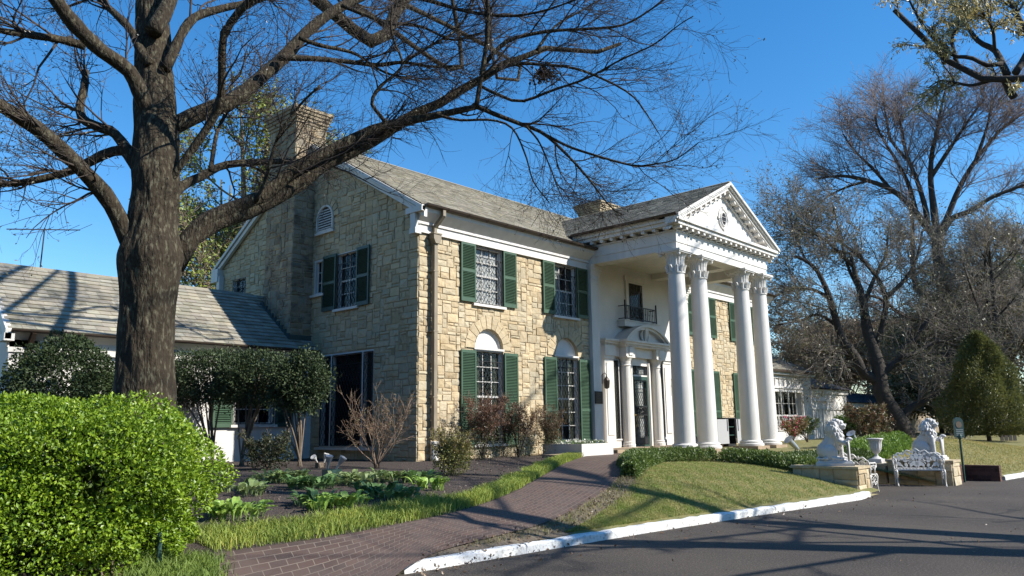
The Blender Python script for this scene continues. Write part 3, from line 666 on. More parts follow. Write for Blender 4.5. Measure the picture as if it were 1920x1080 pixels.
g.box(E0, E1, YE, YE + T, 7.16, 7.40); g.box(E0 - .025, E1 + .025, YE - .025, YE + T, 7.402, 7.75)
for x0 in (E0, E1 - T): 
    g.box(x0, x0 + T, YE + T + .001, -.0, 7.161, 7.399); g.box(x0 - (.025 if x0 == E0 else 0), x0 + T + (.025 if x0 != E0 else 0), YE + T + .001, 0, 7.401, 7.749)
g.box(E0 + T, E1 - T, YE + T, YW, 7.5, 7.53); g.box(XC + 1.3, XC + 1.8, YE + T, YW - .01, 7.28, 7.5)
eo = g.build('entablature', MWHITE, H)
g = MB()
g.box(E0 - .06, E1 + .06, YE - .06, YE + .4, 7.752, 7.80)
g.box(E0 - .30, E1 + .30, YE - .30, YE + .4, 7.90, 8.02); g.box(E0 - .37, E1 + .37, YE - .37, YE + .4, 8.022, 8.12)
for s, x in ((-1, E0), (1, E1)):
    a, b = sorted((x + s * .30, x - s * .3)); g.box(a, b, YE + .401, .15, 7.90, 8.02); a, b = sorted((x + s * .37, x - s * .3)); g.box(a, b, YE + .401, .3, 8.022, 8.2)
    a, b = sorted((x + s * .06, x - s * .3)); g.box(a, b, YE + .401, 0, 7.752, 7.80)
    for i in range(9):
        y = YE + .25 + i * .42; a, b = sorted((x + s * .26, x)); g.box(a, b, y - .06, y + .06, 7.80, 7.899)
for i in range(19):
    x = E0 - .1 + (E1 - E0 + .2) * i / 18; g.box(x - .06, x + .06, YE - .27, YE, 7.80, 7.899)
g.build('modillion_cornice', MWHITE, eo)
g = MB(); g.prism([(E0 - .2, YE + .0, 8.121), (E1 + .2, YE, 8.121), (XC, YE, PR - .12)], (0, .2, 0))
for s, xe in ((1, PX0), (-1, PX1)):
    d = np.array([XC - xe, 0, PR - PZ]); L = np.linalg.norm(d); d /= L; nn = np.array([-d[2], 0, d[0]]) if s > 0 else np.array([d[2], 0, -d[0]])
    a = np.array([xe - s * .03, 0, PZ - .02]); b = np.array([XC, 0, PR - .015])
    for (y0_, y1_, t0, t1) in ((-4.03, YE + .1, 0., .10), (-3.97, YE + .1, .10, .17), (-3.90, YE + .1, .17, .28), (-3.68, YE + .1, .39, .46)):
        up = np.array([0, 0, 1.]); A_ = a - up * t0; B_ = b - up * t0; A2 = a - up * t1; B2 = b - up * t1
        k = (t0 + .001 * s) * 0
        g.prism([A_ + [0, y0_, 0], B_ + [0, y0_, 0], B2 + [0, y0_, 0], A2 + [0, y0_, 0]], (0, y1_ - y0_ - (.001 if s > 0 else 0), 0))
    for i in range(9):
        p = a + (b - a) * (.19 + .76 * i / 8); g.obox(p + np.array([0, YE - .12, -.335]), d * .065, (0, .13, 0), (0, 0, .055))
po_ = g.build('pediment', MWHITE, H)
th = np.linspace(0, 2 * np.pi, 25)
g = MB(); g.poly([(XC + .17 * math.cos(t), YE - .02, 8.77 + .23 * math.sin(t)) for t in th[:-1]], 1)
g.tube([(XC + .19 * math.cos(t), YE - .03, 8.77 + .25 * math.sin(t)) for t in th], .035, 6, ref=EY)
g.tube([(XC + .33 * math.cos(t), YE - .02, 8.77 + .37 * math.sin(t)) for t in th], .03, 6, ref=EY)
for s in (-1, 1): g.bar((XC + s * .06, YE - .035, 8.56), (XC + s * .06, YE - .035, 8.98), .014, .014); g.bar((XC - .16, YE - .036, 8.77 + s * .08), (XC + .16, YE - .036, 8.77 + s * .08), .014, .014)
for s, t in ((0, 1), (0, -1), (1, 0), (-1, 0)): g.box(XC + s * .36 - .045, XC + s * .36 + .045, YE - .06, YE, 8.77 + t * .4 - .045, 8.77 + t * .4 + .045)
rg = np.array([[(XC + a * math.cos(t), YE - .018, 8.77 + (a + .045) * math.sin(t)) for t in th] for a in (.17, .35)]); grid(g, rg); g.build('oval_window', [MWHITE, MDARK], po_)
# front door surround
g = MB()
for s in (-1, 1):
    X = lambda a: XC + s * a
    def bxs(a, b, *r, mi=0): q = sorted((X(a), X(b))); g.box(q[0], q[1], *r, mi)
    bxs(1.67, 2.22, .16, YW, 1.02, 3.95); bxs(1.62, 2.27, .11, YW, .80, 1.02); bxs(1.64, 2.25, .13, YW, 3.95, 4.06)
    bxs(1.75, 2.14, .13, .165, 1.25, 3.8)
    bxs(1.28, 1.32, .2, YW, .80, 3.95); bxs(1.32, 1.66, .19, YW, .80, 1.05); bxs(1.30, 1.68, .15, YW, 1.05, 1.1); bxs(.53, .72, .14, YW, .80, 3.9); bxs(.56, .64, .10, .141, .8, 3.9)
    g.lathe([(.25, .80), (.25, .9), (.22, .93), (.235, .97), (.2, 1.0), (.195, 2.2), (.17, 3.72), (.20, 3.74), (.175, 3.78), (.19, 3.9), (.25, 4.02)], (X(1.02), .08, 0), 20)
    bxs(.76, 1.28, -.18, YW, 4.02, 4.06)
    bxs(.74, 1.30, -.16, YW, 4.06, 4.42); bxs(1.62, 2.27, .08, YW, 4.06, 4.42); bxs(.9, 1.14, -.2, -.16, 4.1, 4.4)
g.box(XC - 2.2, XC + 2.2, .14, YW, 4.061, 4.42); g.box(XC - .9, XC + .9, .02, .139, 4.061, 4.42)
g.box(XC - .53, XC + .53, .16, YW, 3.78, 4.06); g.box(XC - .53, XC + .53, .17, YW - .001, 3.38, 3.44)
for z0, z1, e in ((4.421, 4.5, .0), (4.5, 4.58, .08), (4.58, 4.66, .16)):
    g.box(XC - 2.25 - e, XC + 2.25 + e, .10 - e, YW, z0, z1 - .001); g.box(XC - 1.4 - e, XC + 1.4 + e, -.20 - e, YW - .002, z0 + .0005, z1 - .0005)
for i in range(52): x = XC - 2.2 + 4.4 * (i + .5) / 52; g.box(x - .025, x + .025, .075 if abs(x - XC) > 1.38 else -.225, .11 if abs(x - XC) > 1.38 else -.19, 4.44, 4.5)
# segmental pediment
hw, rise = 1.5, .62; Rr = (hw * hw + rise * rise) / (2 * rise); cz = 4.66 + rise - Rr; aa = math.asin(hw / Rr); th = np.linspace(-aa, aa, 25)
for (r0, r1, yf) in ((Rr, Rr - .09, -.34), (Rr - .09, Rr - .17, -.26)):
    A1 = np.array([[(XC + r * math.sin(t), y, cz + r * math.cos(t)) for r, y in ((r1, YW), (r1, yf), (r0, yf), (r0, YW))] for t in th]); grid(g, A1)
g.poly([(XC + (Rr - .12) * math.sin(t), -.08, max(4.661, cz + (Rr - .12) * math.cos(t))) for t in th])
g.prism([(XC - .12, -.28, 5.16), (XC + .12, -.28, 5.16), (XC + .05, -.18, 4.68), (XC - .05, -.18, 4.68)], (0, .2, 0))
for s in (-1, 1): g.tube([(XC + s * (.14 + .1 * math.sin(t * 3)), -.14, 5.12 - t * .42) for t in np.linspace(0, 1, 10)], .05, 6)
g.box(XC - 1.15, XC + 1.15, -.05, YW, 5.2, 5.40); g.box(XC - 1.2, XC + 1.2, -.1, YW, 5.401, 5.43)
g.build('door_surround', MWHITE, H)
for s in (-1, 1):
    g = MB(); a, b = sorted((XC + s * 1.33, XC + s * 1.65)); g.quad((a, .24, 1.1), (b, .24, 1.1), (b, .24, 3.92), (a, .24, 3.92)); so_ = g.build('sidelight', MGLASS, H)
    g = MB(); g.quad((a, .265, 1.1), (b, .265, 1.1), (b, .265, 3.92), (a, .265, 3.92)); g.build('curtain', MDRAPE, so_)
    g = MB(); grille(g, (0, .2, 0), EX, EZ, (0, -1, 0), a + .01, b - .01, 1.12, 3.9, cell=.11, scroll=False); g.build('grille', MIRON, so_)
g = MB()
for s in (-1, 1): a, b = sorted((XC + s * .42, XC + s * .53)); g.box(a, b, .15, .24, .80, 3.38)
g.box(XC - .42, XC + .42, .15, .24, 3.25, 3.38); g.box(XC - .42, XC + .42, .15, .24, .80, .86)
dr = g.build('front_door', MDKGREEN, H)
g = MB(); g.quad((XC - .42, .22, .86), (XC + .42, .22, .86), (XC + .42, .22, 3.25), (XC - .42, .22, 3.25)); g.quad((XC - .53, .24, 3.44), (XC + .53, .24, 3.44), (XC + .53, .24, 3.78), (XC - .53, .24, 3.78)); g.build('pane', MGLASS, dr)
g = MB(); g.quad((XC - .53, .27, .8), (XC - .06, .27, .8), (XC - .06, .27, 3.78), (XC - .53, .27, 3.78), 0); g.quad((XC - .06, .272, .8), (XC + .53, .272, .8), (XC + .53, .272, 3.78), (XC - .06, .272, 3.78), 1); g.build('curtain', [MDRAPE, MCURT], dr)
g = MB(); grille(g, (0, .14, 0), EX, EZ, (0, -1, 0), XC - .41, XC + .41, 1.15, 3.22, cell=.12, scroll=True); g.box(XC - .42, XC + .42, .13, .15, .88, 1.13); g.box(XC - .42, XC + .42, .13, .15, 1.93, 1.97); g.box(XC - .42, XC + .42, .13, .15, 2.25, 2.29)
for i in range(9): g.tube([(XC - .36 + i * .09 + .04 * math.cos(t), .14, 2.11 + .13 * math.sin(t)) for t in np.linspace(0, 2 * np.pi, 9)], .012, 4, ref=EY)
grille(g, (0, .16, 0), EX, EZ, (0, -1, 0), XC - .5, XC + .5, 3.46, 3.76, cell=.1, scroll=False); g.build('grille', MIRON, dr)
g = MB(); g.ball((XC - .46, .11, 1.95), .035, n=8); g.bar((XC - .46, .12, 1.8), (XC - .46, .12, 2.1), .04, .02); g.build('handle', mat('brass', (.5, .33, .1), .35, metal=.9), dr)
# balcony door and railing
g = MB()
for s in (-1, 1): a, b = sorted((XC + s * .43, XC + s * .60)); g.box(a, b, .2, YW, 5.43, 7.1)
g.box(XC - .66, XC + .66, .18, YW, 7.0, 7.2); g.box(XC - .43, XC + .43, .2, YW, 6.93, 7.0)
bd_ = g.build('balcony_door', MWHITE, H)
g = MB(); g.quad((XC - .43, .25, 5.43), (XC + .43, .25, 5.43), (XC + .43, .25, 6.93), (XC - .43, .25, 6.93)); g.build('pane', MGLASS, bd_)
g = MB(); g.quad((XC - .43, .27, 5.43), (XC + .43, .27, 5.43), (XC + .43, .27, 6.93), (XC - .43, .27, 6.93)); g.build('curtain', mat('tan_drape', (.16, .13, .09), .9, (.07, .06, .045), 7, 3, .5, stretch=(8, 8, .4)), bd_)
g = MB(); grille(g, (0, .17, 0), EX, EZ, (0, -1, 0), XC - .42, XC + .42, 5.45, 6.9, cell=.13, scroll=True); g.build('grille', MIRON, bd_)
g = MB(); yr = -.02
for x in (XC - 1.06, XC + 1.06): g.bar((x, yr, 5.43), (x, yr, 6.14), .045, .045, EY); g.ball((x, yr, 6.16), .035, n=6); g.bar((x, yr, 5.98), (x, YW, 5.98), .03, .03); g.bar((x, yr, 5.5), (x, YW, 5.5), .03, .03)
for z in (5.50, 5.98): g.bar((XC - 1.06, yr, z), (XC + 1.06, yr, z), .03, .035)
for i in range(1, 17):
    x = XC - 1.06 + 2.12 * i / 17; g.bar((x, yr, 5.5), (x, yr, 5.98), .017, .017, EY)
    if i % 2: g.ball((x, yr, 5.74), (.035, .02, .055), n=6)
g.build('balcony_railing', MIRON, H)
# wall lanterns
for s in (-1, 1):
    x = XC + s * 2.33; y = .02; g = MB(); g.lathe([(.02, -.2), (.09, -.16), (.10, -.05), (.115, .1), (.07, .18), (.03, .22), (.015, .3)], (x, y, 3.05), 8)
    g.tube([(x, y, 3.35), (x, y + .08, 3.42), (x, y + .2, 3.35), (x, YW, 3.2)], .015, 5); g.box(x - .06, x + .06, YW - .03, YW, 3.05, 3.35); g.build('wall_lantern', MBRONZE, H)
# floor slab and steps
g = MB(); g.box(7.35, 14.8, -3.98, -1.3, .3, .665); g.box(7.35, 14.8, -1.3, YW, .3, .80); g.box(7.0, 7.349, -3.7, -.3, .3, .60); g.box(6.55, 6.999, -3.3, -.3, .3, .68 - .16); g.build('portico_floor', MSTEPS, H)

# ------------------------------------------------------------------ left wing (part of the house)
WY, WE, WL = 5.07, 4.0, -8.35
g = MB(); wo_ = [(-2.62, -1.32, 1.75, 3.05), (-6.3, -5.2, 1.6, 3.2)]
rects_backing(g, (0, WY, 0), EX, EZ, WL, 0.0, ZG - .3, 3.95, wo_, 0, nrm=(0, -1, 0), rdepth=.14)
g.poly([(WL, WY, ZG - .3), (WL, 10.2, ZG - .3), (WL, 10.2, 4.), (WL, 7.55, 6.0), (WL, WY, 4.05)][::-1]); g.quad((WL, 10.2, .2), (0, 10.2, .2), (0, 10.2, 4.), (WL, 10.2, 4.)); g.quad((WL, 6.3, .2), (0, 6.3, .2), (0, 6.3, 3.9), (WL, 6.3, 3.9), 1)
g.box(WL - .02, WL + .62, WY - .06, WY - .001, ZG - .3, 3.95)
wing = g.build('left_wing', [MWALLW, MDARK], H)
wv = np.array([0, 2.8, 2.04]); wlen = np.linalg.norm(wv); wv = wv / wlen
g = MB(); tiles(g, (WL - .15, 4.75, 4.02), EX, wv, -WL + .15 - .02, wlen, .32, .215, 31, lift=.034)
g.prism([(WL - .15, 4.75, 4.0), (WL - .15, 7.55, 6.04), (WL - .15, 10.4, 4.0), (WL - .15, 7.55, 5.94)], (-WL + .13, 0, 0), 0, (.8, .8, .8)); g.prism([(WL - .16, 7.42, 5.98), (WL - .16, 7.55, 6.09), (WL - .16, 7.68, 5.98)], (-WL - .65, 0, 0), 0, (.85, .83, .78)); g.build('roof', MSLATE, wing)
g = MB(); g.box(WL - .05, -.02, WY - .1, WY - .001, 3.5, 3.62); g.box(WL - .08, -.021, WY - .06, WY, 3.62, 3.8); g.prism([(WL - .1, WY - .06, 3.8), (WL - .1, 4.78, 3.99), (WL - .1, WY, 3.99)], (-WL + .08, 0, 0))
g.prism([(WL - .2, 4.72, 4.02), (WL - .2, 7.55, 6.08), (WL - .2, 7.55, 5.82), (WL - .2, 4.72, 3.78)], (.13, 0, 0)); g.box(WL - .22, WL + .0, 4.72, 5.3, 3.74, 3.92); g.build('cornice', MWHITE, wing)
g = MB()
for x in (-1.9,): pass
th = np.linspace(np.pi, 2 * np.pi, 7); P = np.array([[(x, 4.70 + .07 * math.cos(q), 4.02 + .07 * math.sin(q)) for q in th] for x in (WL - .1, -.03)]); grid(g, P)
g.bar((-7.95, 4.72, 3.98), (-7.97, 4.98, 3.62), .14, .1, EX); g.box(-8.04, -7.9, 4.93, 5.04, .5, 3.65); g.build('gutter', MCOPPER, wing)
g = MB(); g.box(-.80, .02, 5.18, 5.23, 4.36, 4.52); g.box(-.86, -.79, 5.15, 6.9, 4.3, 4.34)
for i in range(9): y = 5.2 + i * .2; g.box(-.84, -.785, y, y + .21, 4.34 + i * .146, 4.56 + i * .146)
g.build('flashing', MFLASH, wing)
FW = dict(o=(0, WY, 0), ux=EX, uz=EZ, nrm=(0, -1, 0))
window(**FW, u0=-2.62, u1=-1.32, z0=1.75, z1=3.05, cols=3, rows=3, house=wing, bars=False); window(**FW, u0=-6.3, u1=-5.2, z0=1.6, z1=3.2, cols=2, rows=3, house=wing, bars=False)
for c in kids(wing):
    if c.name.startswith('window'):
        for q in kids(c): q.parent = wing
g = MB(); grille(g, (0, WY - .05, 0), EX, EZ, (0, -1, 0), -2.6, -1.34, 1.78, 3.0, cell=.2, scroll=False); g.build('grille', MIRON, wing)
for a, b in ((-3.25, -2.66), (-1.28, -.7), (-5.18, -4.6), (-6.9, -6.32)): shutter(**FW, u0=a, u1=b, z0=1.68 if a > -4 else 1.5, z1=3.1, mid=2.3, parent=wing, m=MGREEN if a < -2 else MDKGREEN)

# ------------------------------------------------------------------ right wing
RX0, RX1, RYW = XR, 28.1, .5
g = MB(); ro_ = [(23.3, 26.9, 1.35, 3.2)]
rects_backing(g, (0, RYW, 0), EX, EZ, RX0, RX1, .3, 4.1, ro_, 0, nrm=(0, -1, 0), rdepth=.3); g.quad((RX1, RYW, .3), (RX1, 7, .3), (RX1, 7, 4.1), (RX1, RYW, 4.1)); g.quad((RX0, 7, .3), (RX1, 7, .3), (RX1, 7, 4.1), (RX0, 7, 4.1)); g.quad((RX0 + .1, 1.6, .3), (RX1, 1.6, .3), (RX1, 1.6, 4), (RX0 + .1, 1.6, 4), 1)
for i in range(9): x = 22.6 + i * .52; g.box(x, x + .06, RYW - .05, RYW, 3.42, 3.78)
g.box(22.2, 27.6, RYW - .07, RYW - .001, 3.8, 3.88); g.box(22.2, 27.6, RYW - .06, RYW - .001, 3.3, 3.4); g.box(27.25, RX1 + .02, RYW - .05, RYW - .0005, .3, 3.95)
rw = g.build('right_wing', [MWALLW, MDARK], H)
g = MB(); h = 1.75; hp = 3.25; A1 = np.array([0, hp, h]); L1 = np.linalg.norm(A1)
tiles(g, (RX0 - .02, .2, 4.22), EX, A1 / L1, RX1 - RX0 + .35, L1, .3, .17, 61, clip=lambda s: (0, RX1 - RX0 + .35 - s / L1 * 3.2))
g.poly([(RX0, .2, 4.2), (RX1 + .33, .2, 4.2), (RX1 + .33 - 3.2, .2 + hp, 4.2 + h), (RX0, .2 + hp, 4.2 + h)], 0, (.8,) * 3); g.poly([(RX1 + .33, .2, 4.2), (RX1 + .33, 6.9, 4.2), (RX1 - 2.87, .2 + hp, 4.2 + h)], 0, (.8,) * 3); g.poly([(RX0, 7.2, 4.2), (RX1 + .33, 6.9, 4.2), (RX1 - 2.87, .2 + hp, 4.2 + h), (RX0, .2 + hp, 4.2 + h)], 0, (.8,) * 3)
g.build('roof', MSLATE, rw)
g = MB(); g.box(RX0, RX1 + .3, .12, .2, 4.1, 4.2, 1); g.box(RX0, RX1 + .2, .25, RYW - .001, 3.98, 4.12); g.build('cornice', [MWHITE, MCOPPER], rw)
window(o=(0, RYW, 0), ux=EX, uz=EZ, nrm=(0, -1, 0), u0=23.3, u1=26.9, z0=1.35, z1=3.2, cols=6, rows=3, house=rw, bars=False, rec=.26, sill=False)
for c in kids(rw):
    if c.name.startswith('window'):
        for q in kids(c): q.parent = rw
g = MB(); g.box(23.3, 26.9, RYW - .06, RYW - .02, 1.9, 1.96); g.box(23.3, 26.9, RYW - .06, RYW - .02, 1.2, 1.26)
for i in range(9): x = 23.3 + 3.6 * i / 8; g.bar((x, RYW - .04, 1.2), (x, RYW - .04, 1.96 if i % 2 else 3.2), .05, .05, EY)
for i in range(8):
    x = 23.3 + 3.6 * i / 8; g.bar((x, RYW - .04, 1.25), (x + .45, RYW - .04, 1.9), .03, .03, EY); g.bar((x + .45, RYW - .041, 1.25), (x, RYW - .041, 1.9), .03, .03, EY)
g.build('window_railing', MWHITE, rw)

# ------------------------------------------------------------------ buildings beyond
t = thing('annex', 'white panelled annex under a dark shingle roof beyond the right wing', 'building', (32, 3, .6))
g = MB(); g.box(28.2, 35.4, 1.2, 8, .3, 3.45); g.box(28.2, 35.5, 1.1, 1.199, 3.2, 3.45)
for x in np.arange(28.6, 35.3, .55): g.box(x, x + .05, 1.17, 1.2, .3, 2.3)
g.box(28.2, 35.4, 1.12, 1.199, 2.3, 2.4); g.box(30, 32.2, 1.1, 1.199, 2.75, 2.85); g.build('wall', MWALLW, t)
g = MB(); A1 = np.array([0, 2.6, 1.15]); L1 = np.linalg.norm(A1); tiles(g, (28.2, .9, 3.5), EX, A1 / L1, 7.5, L1, .35, .18, 71, clip=lambda s: (0, 7.5 - s / L1 * 3.4)); g.poly([(28.2, .9, 3.48), (35.7, .9, 3.48), (32.3, 3.5, 4.63), (28.2, 3.5, 4.63)], 0); g.poly([(35.7, .9, 3.48), (35.7, 8, 3.48), (32.3, 3.5, 4.63)], 0); g.build('roof', MDARKROOF, t)
t = thing('outbuilding', 'long low tan outbuilding with dark roof and white fascia behind the trees', 'building', (48, 3, .5))
g = MB(); g.box(35.6, 66, 1.6, 8, .2, 2.55); g.build('wall', mat('tan_brick', (.30, .235, .165), .9, (.22, .17, .12), 3, 5, .5, bump=.3, bs=12), t)
g = MB(); g.box(35.5, 66.2, 1.3, 1.6, 2.45, 2.75); g.build('fascia', MWHITE, t)
g = MB(); A1 = np.array([0, 3., .85]); L1 = np.linalg.norm(A1); tiles(g, (35.4, 1.1, 2.78), EX, A1 / L1, 31, L1, .4, .22, 72); g.quad((35.4, 1.1, 2.76), (66.4, 1.1, 2.76), (66.4, 4.1, 3.61), (35.4, 4.1, 3.61)); g.quad((35.4, 8, 2.76), (66.4, 8, 2.76), (66.4, 4.1, 3.61), (35.4, 4.1, 3.61)); g.build('roof', MDARKROOF, t)
# roof antenna
ab = onY(75, 497, 7.6); t = thing('roof_antenna', 'thin metal television antenna standing behind the white wing roof ridge', 'antenna', (ab[0], 7.6, 5.4))
g = MB(); g.tube([(ab[0], 7.6, 5.4), (ab[0] + .03, 7.6, 7.23)], .018, 6); g.build('mast', MMETAL if False else MIRON, t)
g = MB(); g.tube([(-8.05, 7.6, 7.03), (-6.24, 7.6, 7.33)], .016, 6)
for i, L in enumerate((.35, .4, .5, .6, .75, .9, 1.05)):
    x = -7.9 + 1.62 * i / 6; z = 7.03 + (x + 8.05) / 1.81 * .3; g.tube([(x, 7.6 - L, z - .03), (x, 7.6 + L, z + .03)], .007, 4)
g.build('boom', MIRON, t)
#@@
# ------------------------------------------------------------------ trees
def catmull(P, n):
    P = np.asarray(P, float); Q = np.vstack([2 * P[0] - P[1], P, 2 * P[-1] - P[-2]]); m = len(P) - 1
    d = np.concatenate([[0], np.cumsum(np.linalg.norm(np.diff(P, axis=0)[:, :3], axis=1))]); t = np.interp(np.linspace(0, d[-1], n), d, np.arange(m + 1))
    i = np.minimum(t.astype(int), m - 1); f = (t - i)[:, None]; a, b, c, e = Q[i], Q[i + 1], Q[i + 2], Q[i + 3]
    return .5 * (2 * b + (c - a) * f + (2 * a - 5 * b + 4 * c - e) * f ** 2 + (3 * b - a - 3 * c + e) * f ** 3)
def grow(P, R, nc, t0, t1, l0, l1, ang, up, curl, N, rng, rmin, rr=.6, outward=None, tipshort=.5, out_w=.0, rcap=1.):
    B, M, _ = P.shape; t = rng.uniform(t0, t1, (B, nc)); x = t * (M - 1); i = np.minimum(x.astype(int), M - 2); f = (x - i)[..., None]
    bi = np.arange(B)[:, None]; p = P[bi, i] * (1 - f) + P[bi, i + 1] * f; tan = P[bi, i + 1] - P[bi, i]; r = R[bi, i]
    p = p.reshape(-1, 3); tan = tan.reshape(-1, 3); tan /= np.linalg.norm(tan, axis=1, keepdims=True) + 1e-9; r = r.reshape(-1); t = t.reshape(-1)
    k = len(p); q = rng.normal(size=(k, 3)); q -= (q * tan).sum(1, keepdims=True) * tan; q /= np.linalg.norm(q, axis=1, keepdims=True) + 1e-9
    a = rng.uniform(ang[0], ang[1], k)[:, None]; d = tan * np.cos(a) + q * np.sin(a); d[:, 2] += up
    if outward is not None:
        o = p - outward; o[:, 2] *= .3; o /= np.linalg.norm(o, axis=1, keepdims=True) + 1e-9; d += o * out_w
    d /= np.linalg.norm(d, axis=1, keepdims=True)
    L = rng.uniform(l0, l1, k) * (1 - tipshort * t); pts = [p]; st = (L / (N - 1))[:, None]
    for j in range(N - 1):
        d = d + rng.normal(size=(k, 3)) * curl; d[:, 2] += up * .25; d /= np.linalg.norm(d, axis=1, keepdims=True); pts.append(pts[-1] + d * st)
    PP = np.stack(pts, 1); r0 = np.clip(r * rr, rmin * 1.2, rcap); s = np.linspace(0, 1, N)[None]
    return PP, r0[:, None] * (1 - s) + rmin * s
def limbs_from(px, D0, k, n=20):
    """traced limbs: (pixel points, depth change at the tip, radius px at start, at end)"""
    out = []
    for pts, dd, r0, r1 in px:
        m = len(pts); P = np.array([atd(x, y, D0 + dd * (i / (m - 1)) ** 1.3) for i, (x, y) in enumerate(pts)])
        Q = catmull(P, n); s = np.linspace(0, 1, n); out.append((Q, (r0 * (1 - s) + r1 * s) * k * D0 / FPX))
    return np.array([o[0] for o in out]), np.array([o[1] for o in out])
def trunk_mesh(g, P, R, k=96, rng=RNG, rough=.05):
    """trunk with wavy bark ridges, knots and a flared foot"""
    P = np.asarray(P); n = len(P); th = np.arange(k) * 2 * np.pi / k; T = np.gradient(P, axis=0); T /= np.linalg.norm(T, axis=1, keepdims=True)
    U = np.cross(T, [0, 1, 0]); U /= np.linalg.norm(U, axis=1, keepdims=True); W = np.cross(T, U); ph = rng.uniform(0, 6.28, 12); V = []
    kn = [(rng.uniform(0, n), rng.uniform(0, 6.28), rng.uniform(.03, .07)) for _ in range(9)]
    for i in range(n):
        z = P[i][2]; m = 1 + rough * (np.sin(5 * th + ph[0] + .3 * z) + .7 * np.sin(9 * th + ph[1] - .5 * z) + .5 * np.sin(3 * th + ph[2] + 1.3 * z))
        wob = .55 * np.sin(2.1 * z + 3 * th + ph[3]) + .4 * np.sin(5.3 * z - 4 * th + ph[4]) + .3 * np.sin(9.7 * z + 7 * th + ph[5])
        rid = np.abs(np.sin(12 * th + 1.6 * wob)) ** .7 * (.7 + .5 * np.sin(6.5 * z + 8 * th + ph[6] + wob)) ; dsp = .022 * (rid - .5)
        for ki, ka, kr in kn: dsp = dsp + kr * np.exp(-((i - ki) / 2.2) ** 2 - (((th - ka + np.pi) % (2 * np.pi) - np.pi) / .22) ** 2)
        r = R[i] * m + dsp * min(1, R[i] / .3)
        V.append(P[i] + r[:, None] * (np.cos(th)[:, None] * U[i] + np.sin(th)[:, None] * W[i]))
    V = np.array(V); V = np.concatenate([V, V[:, :1]], 1); grid(g, V)
rng = np.random.default_rng(3)
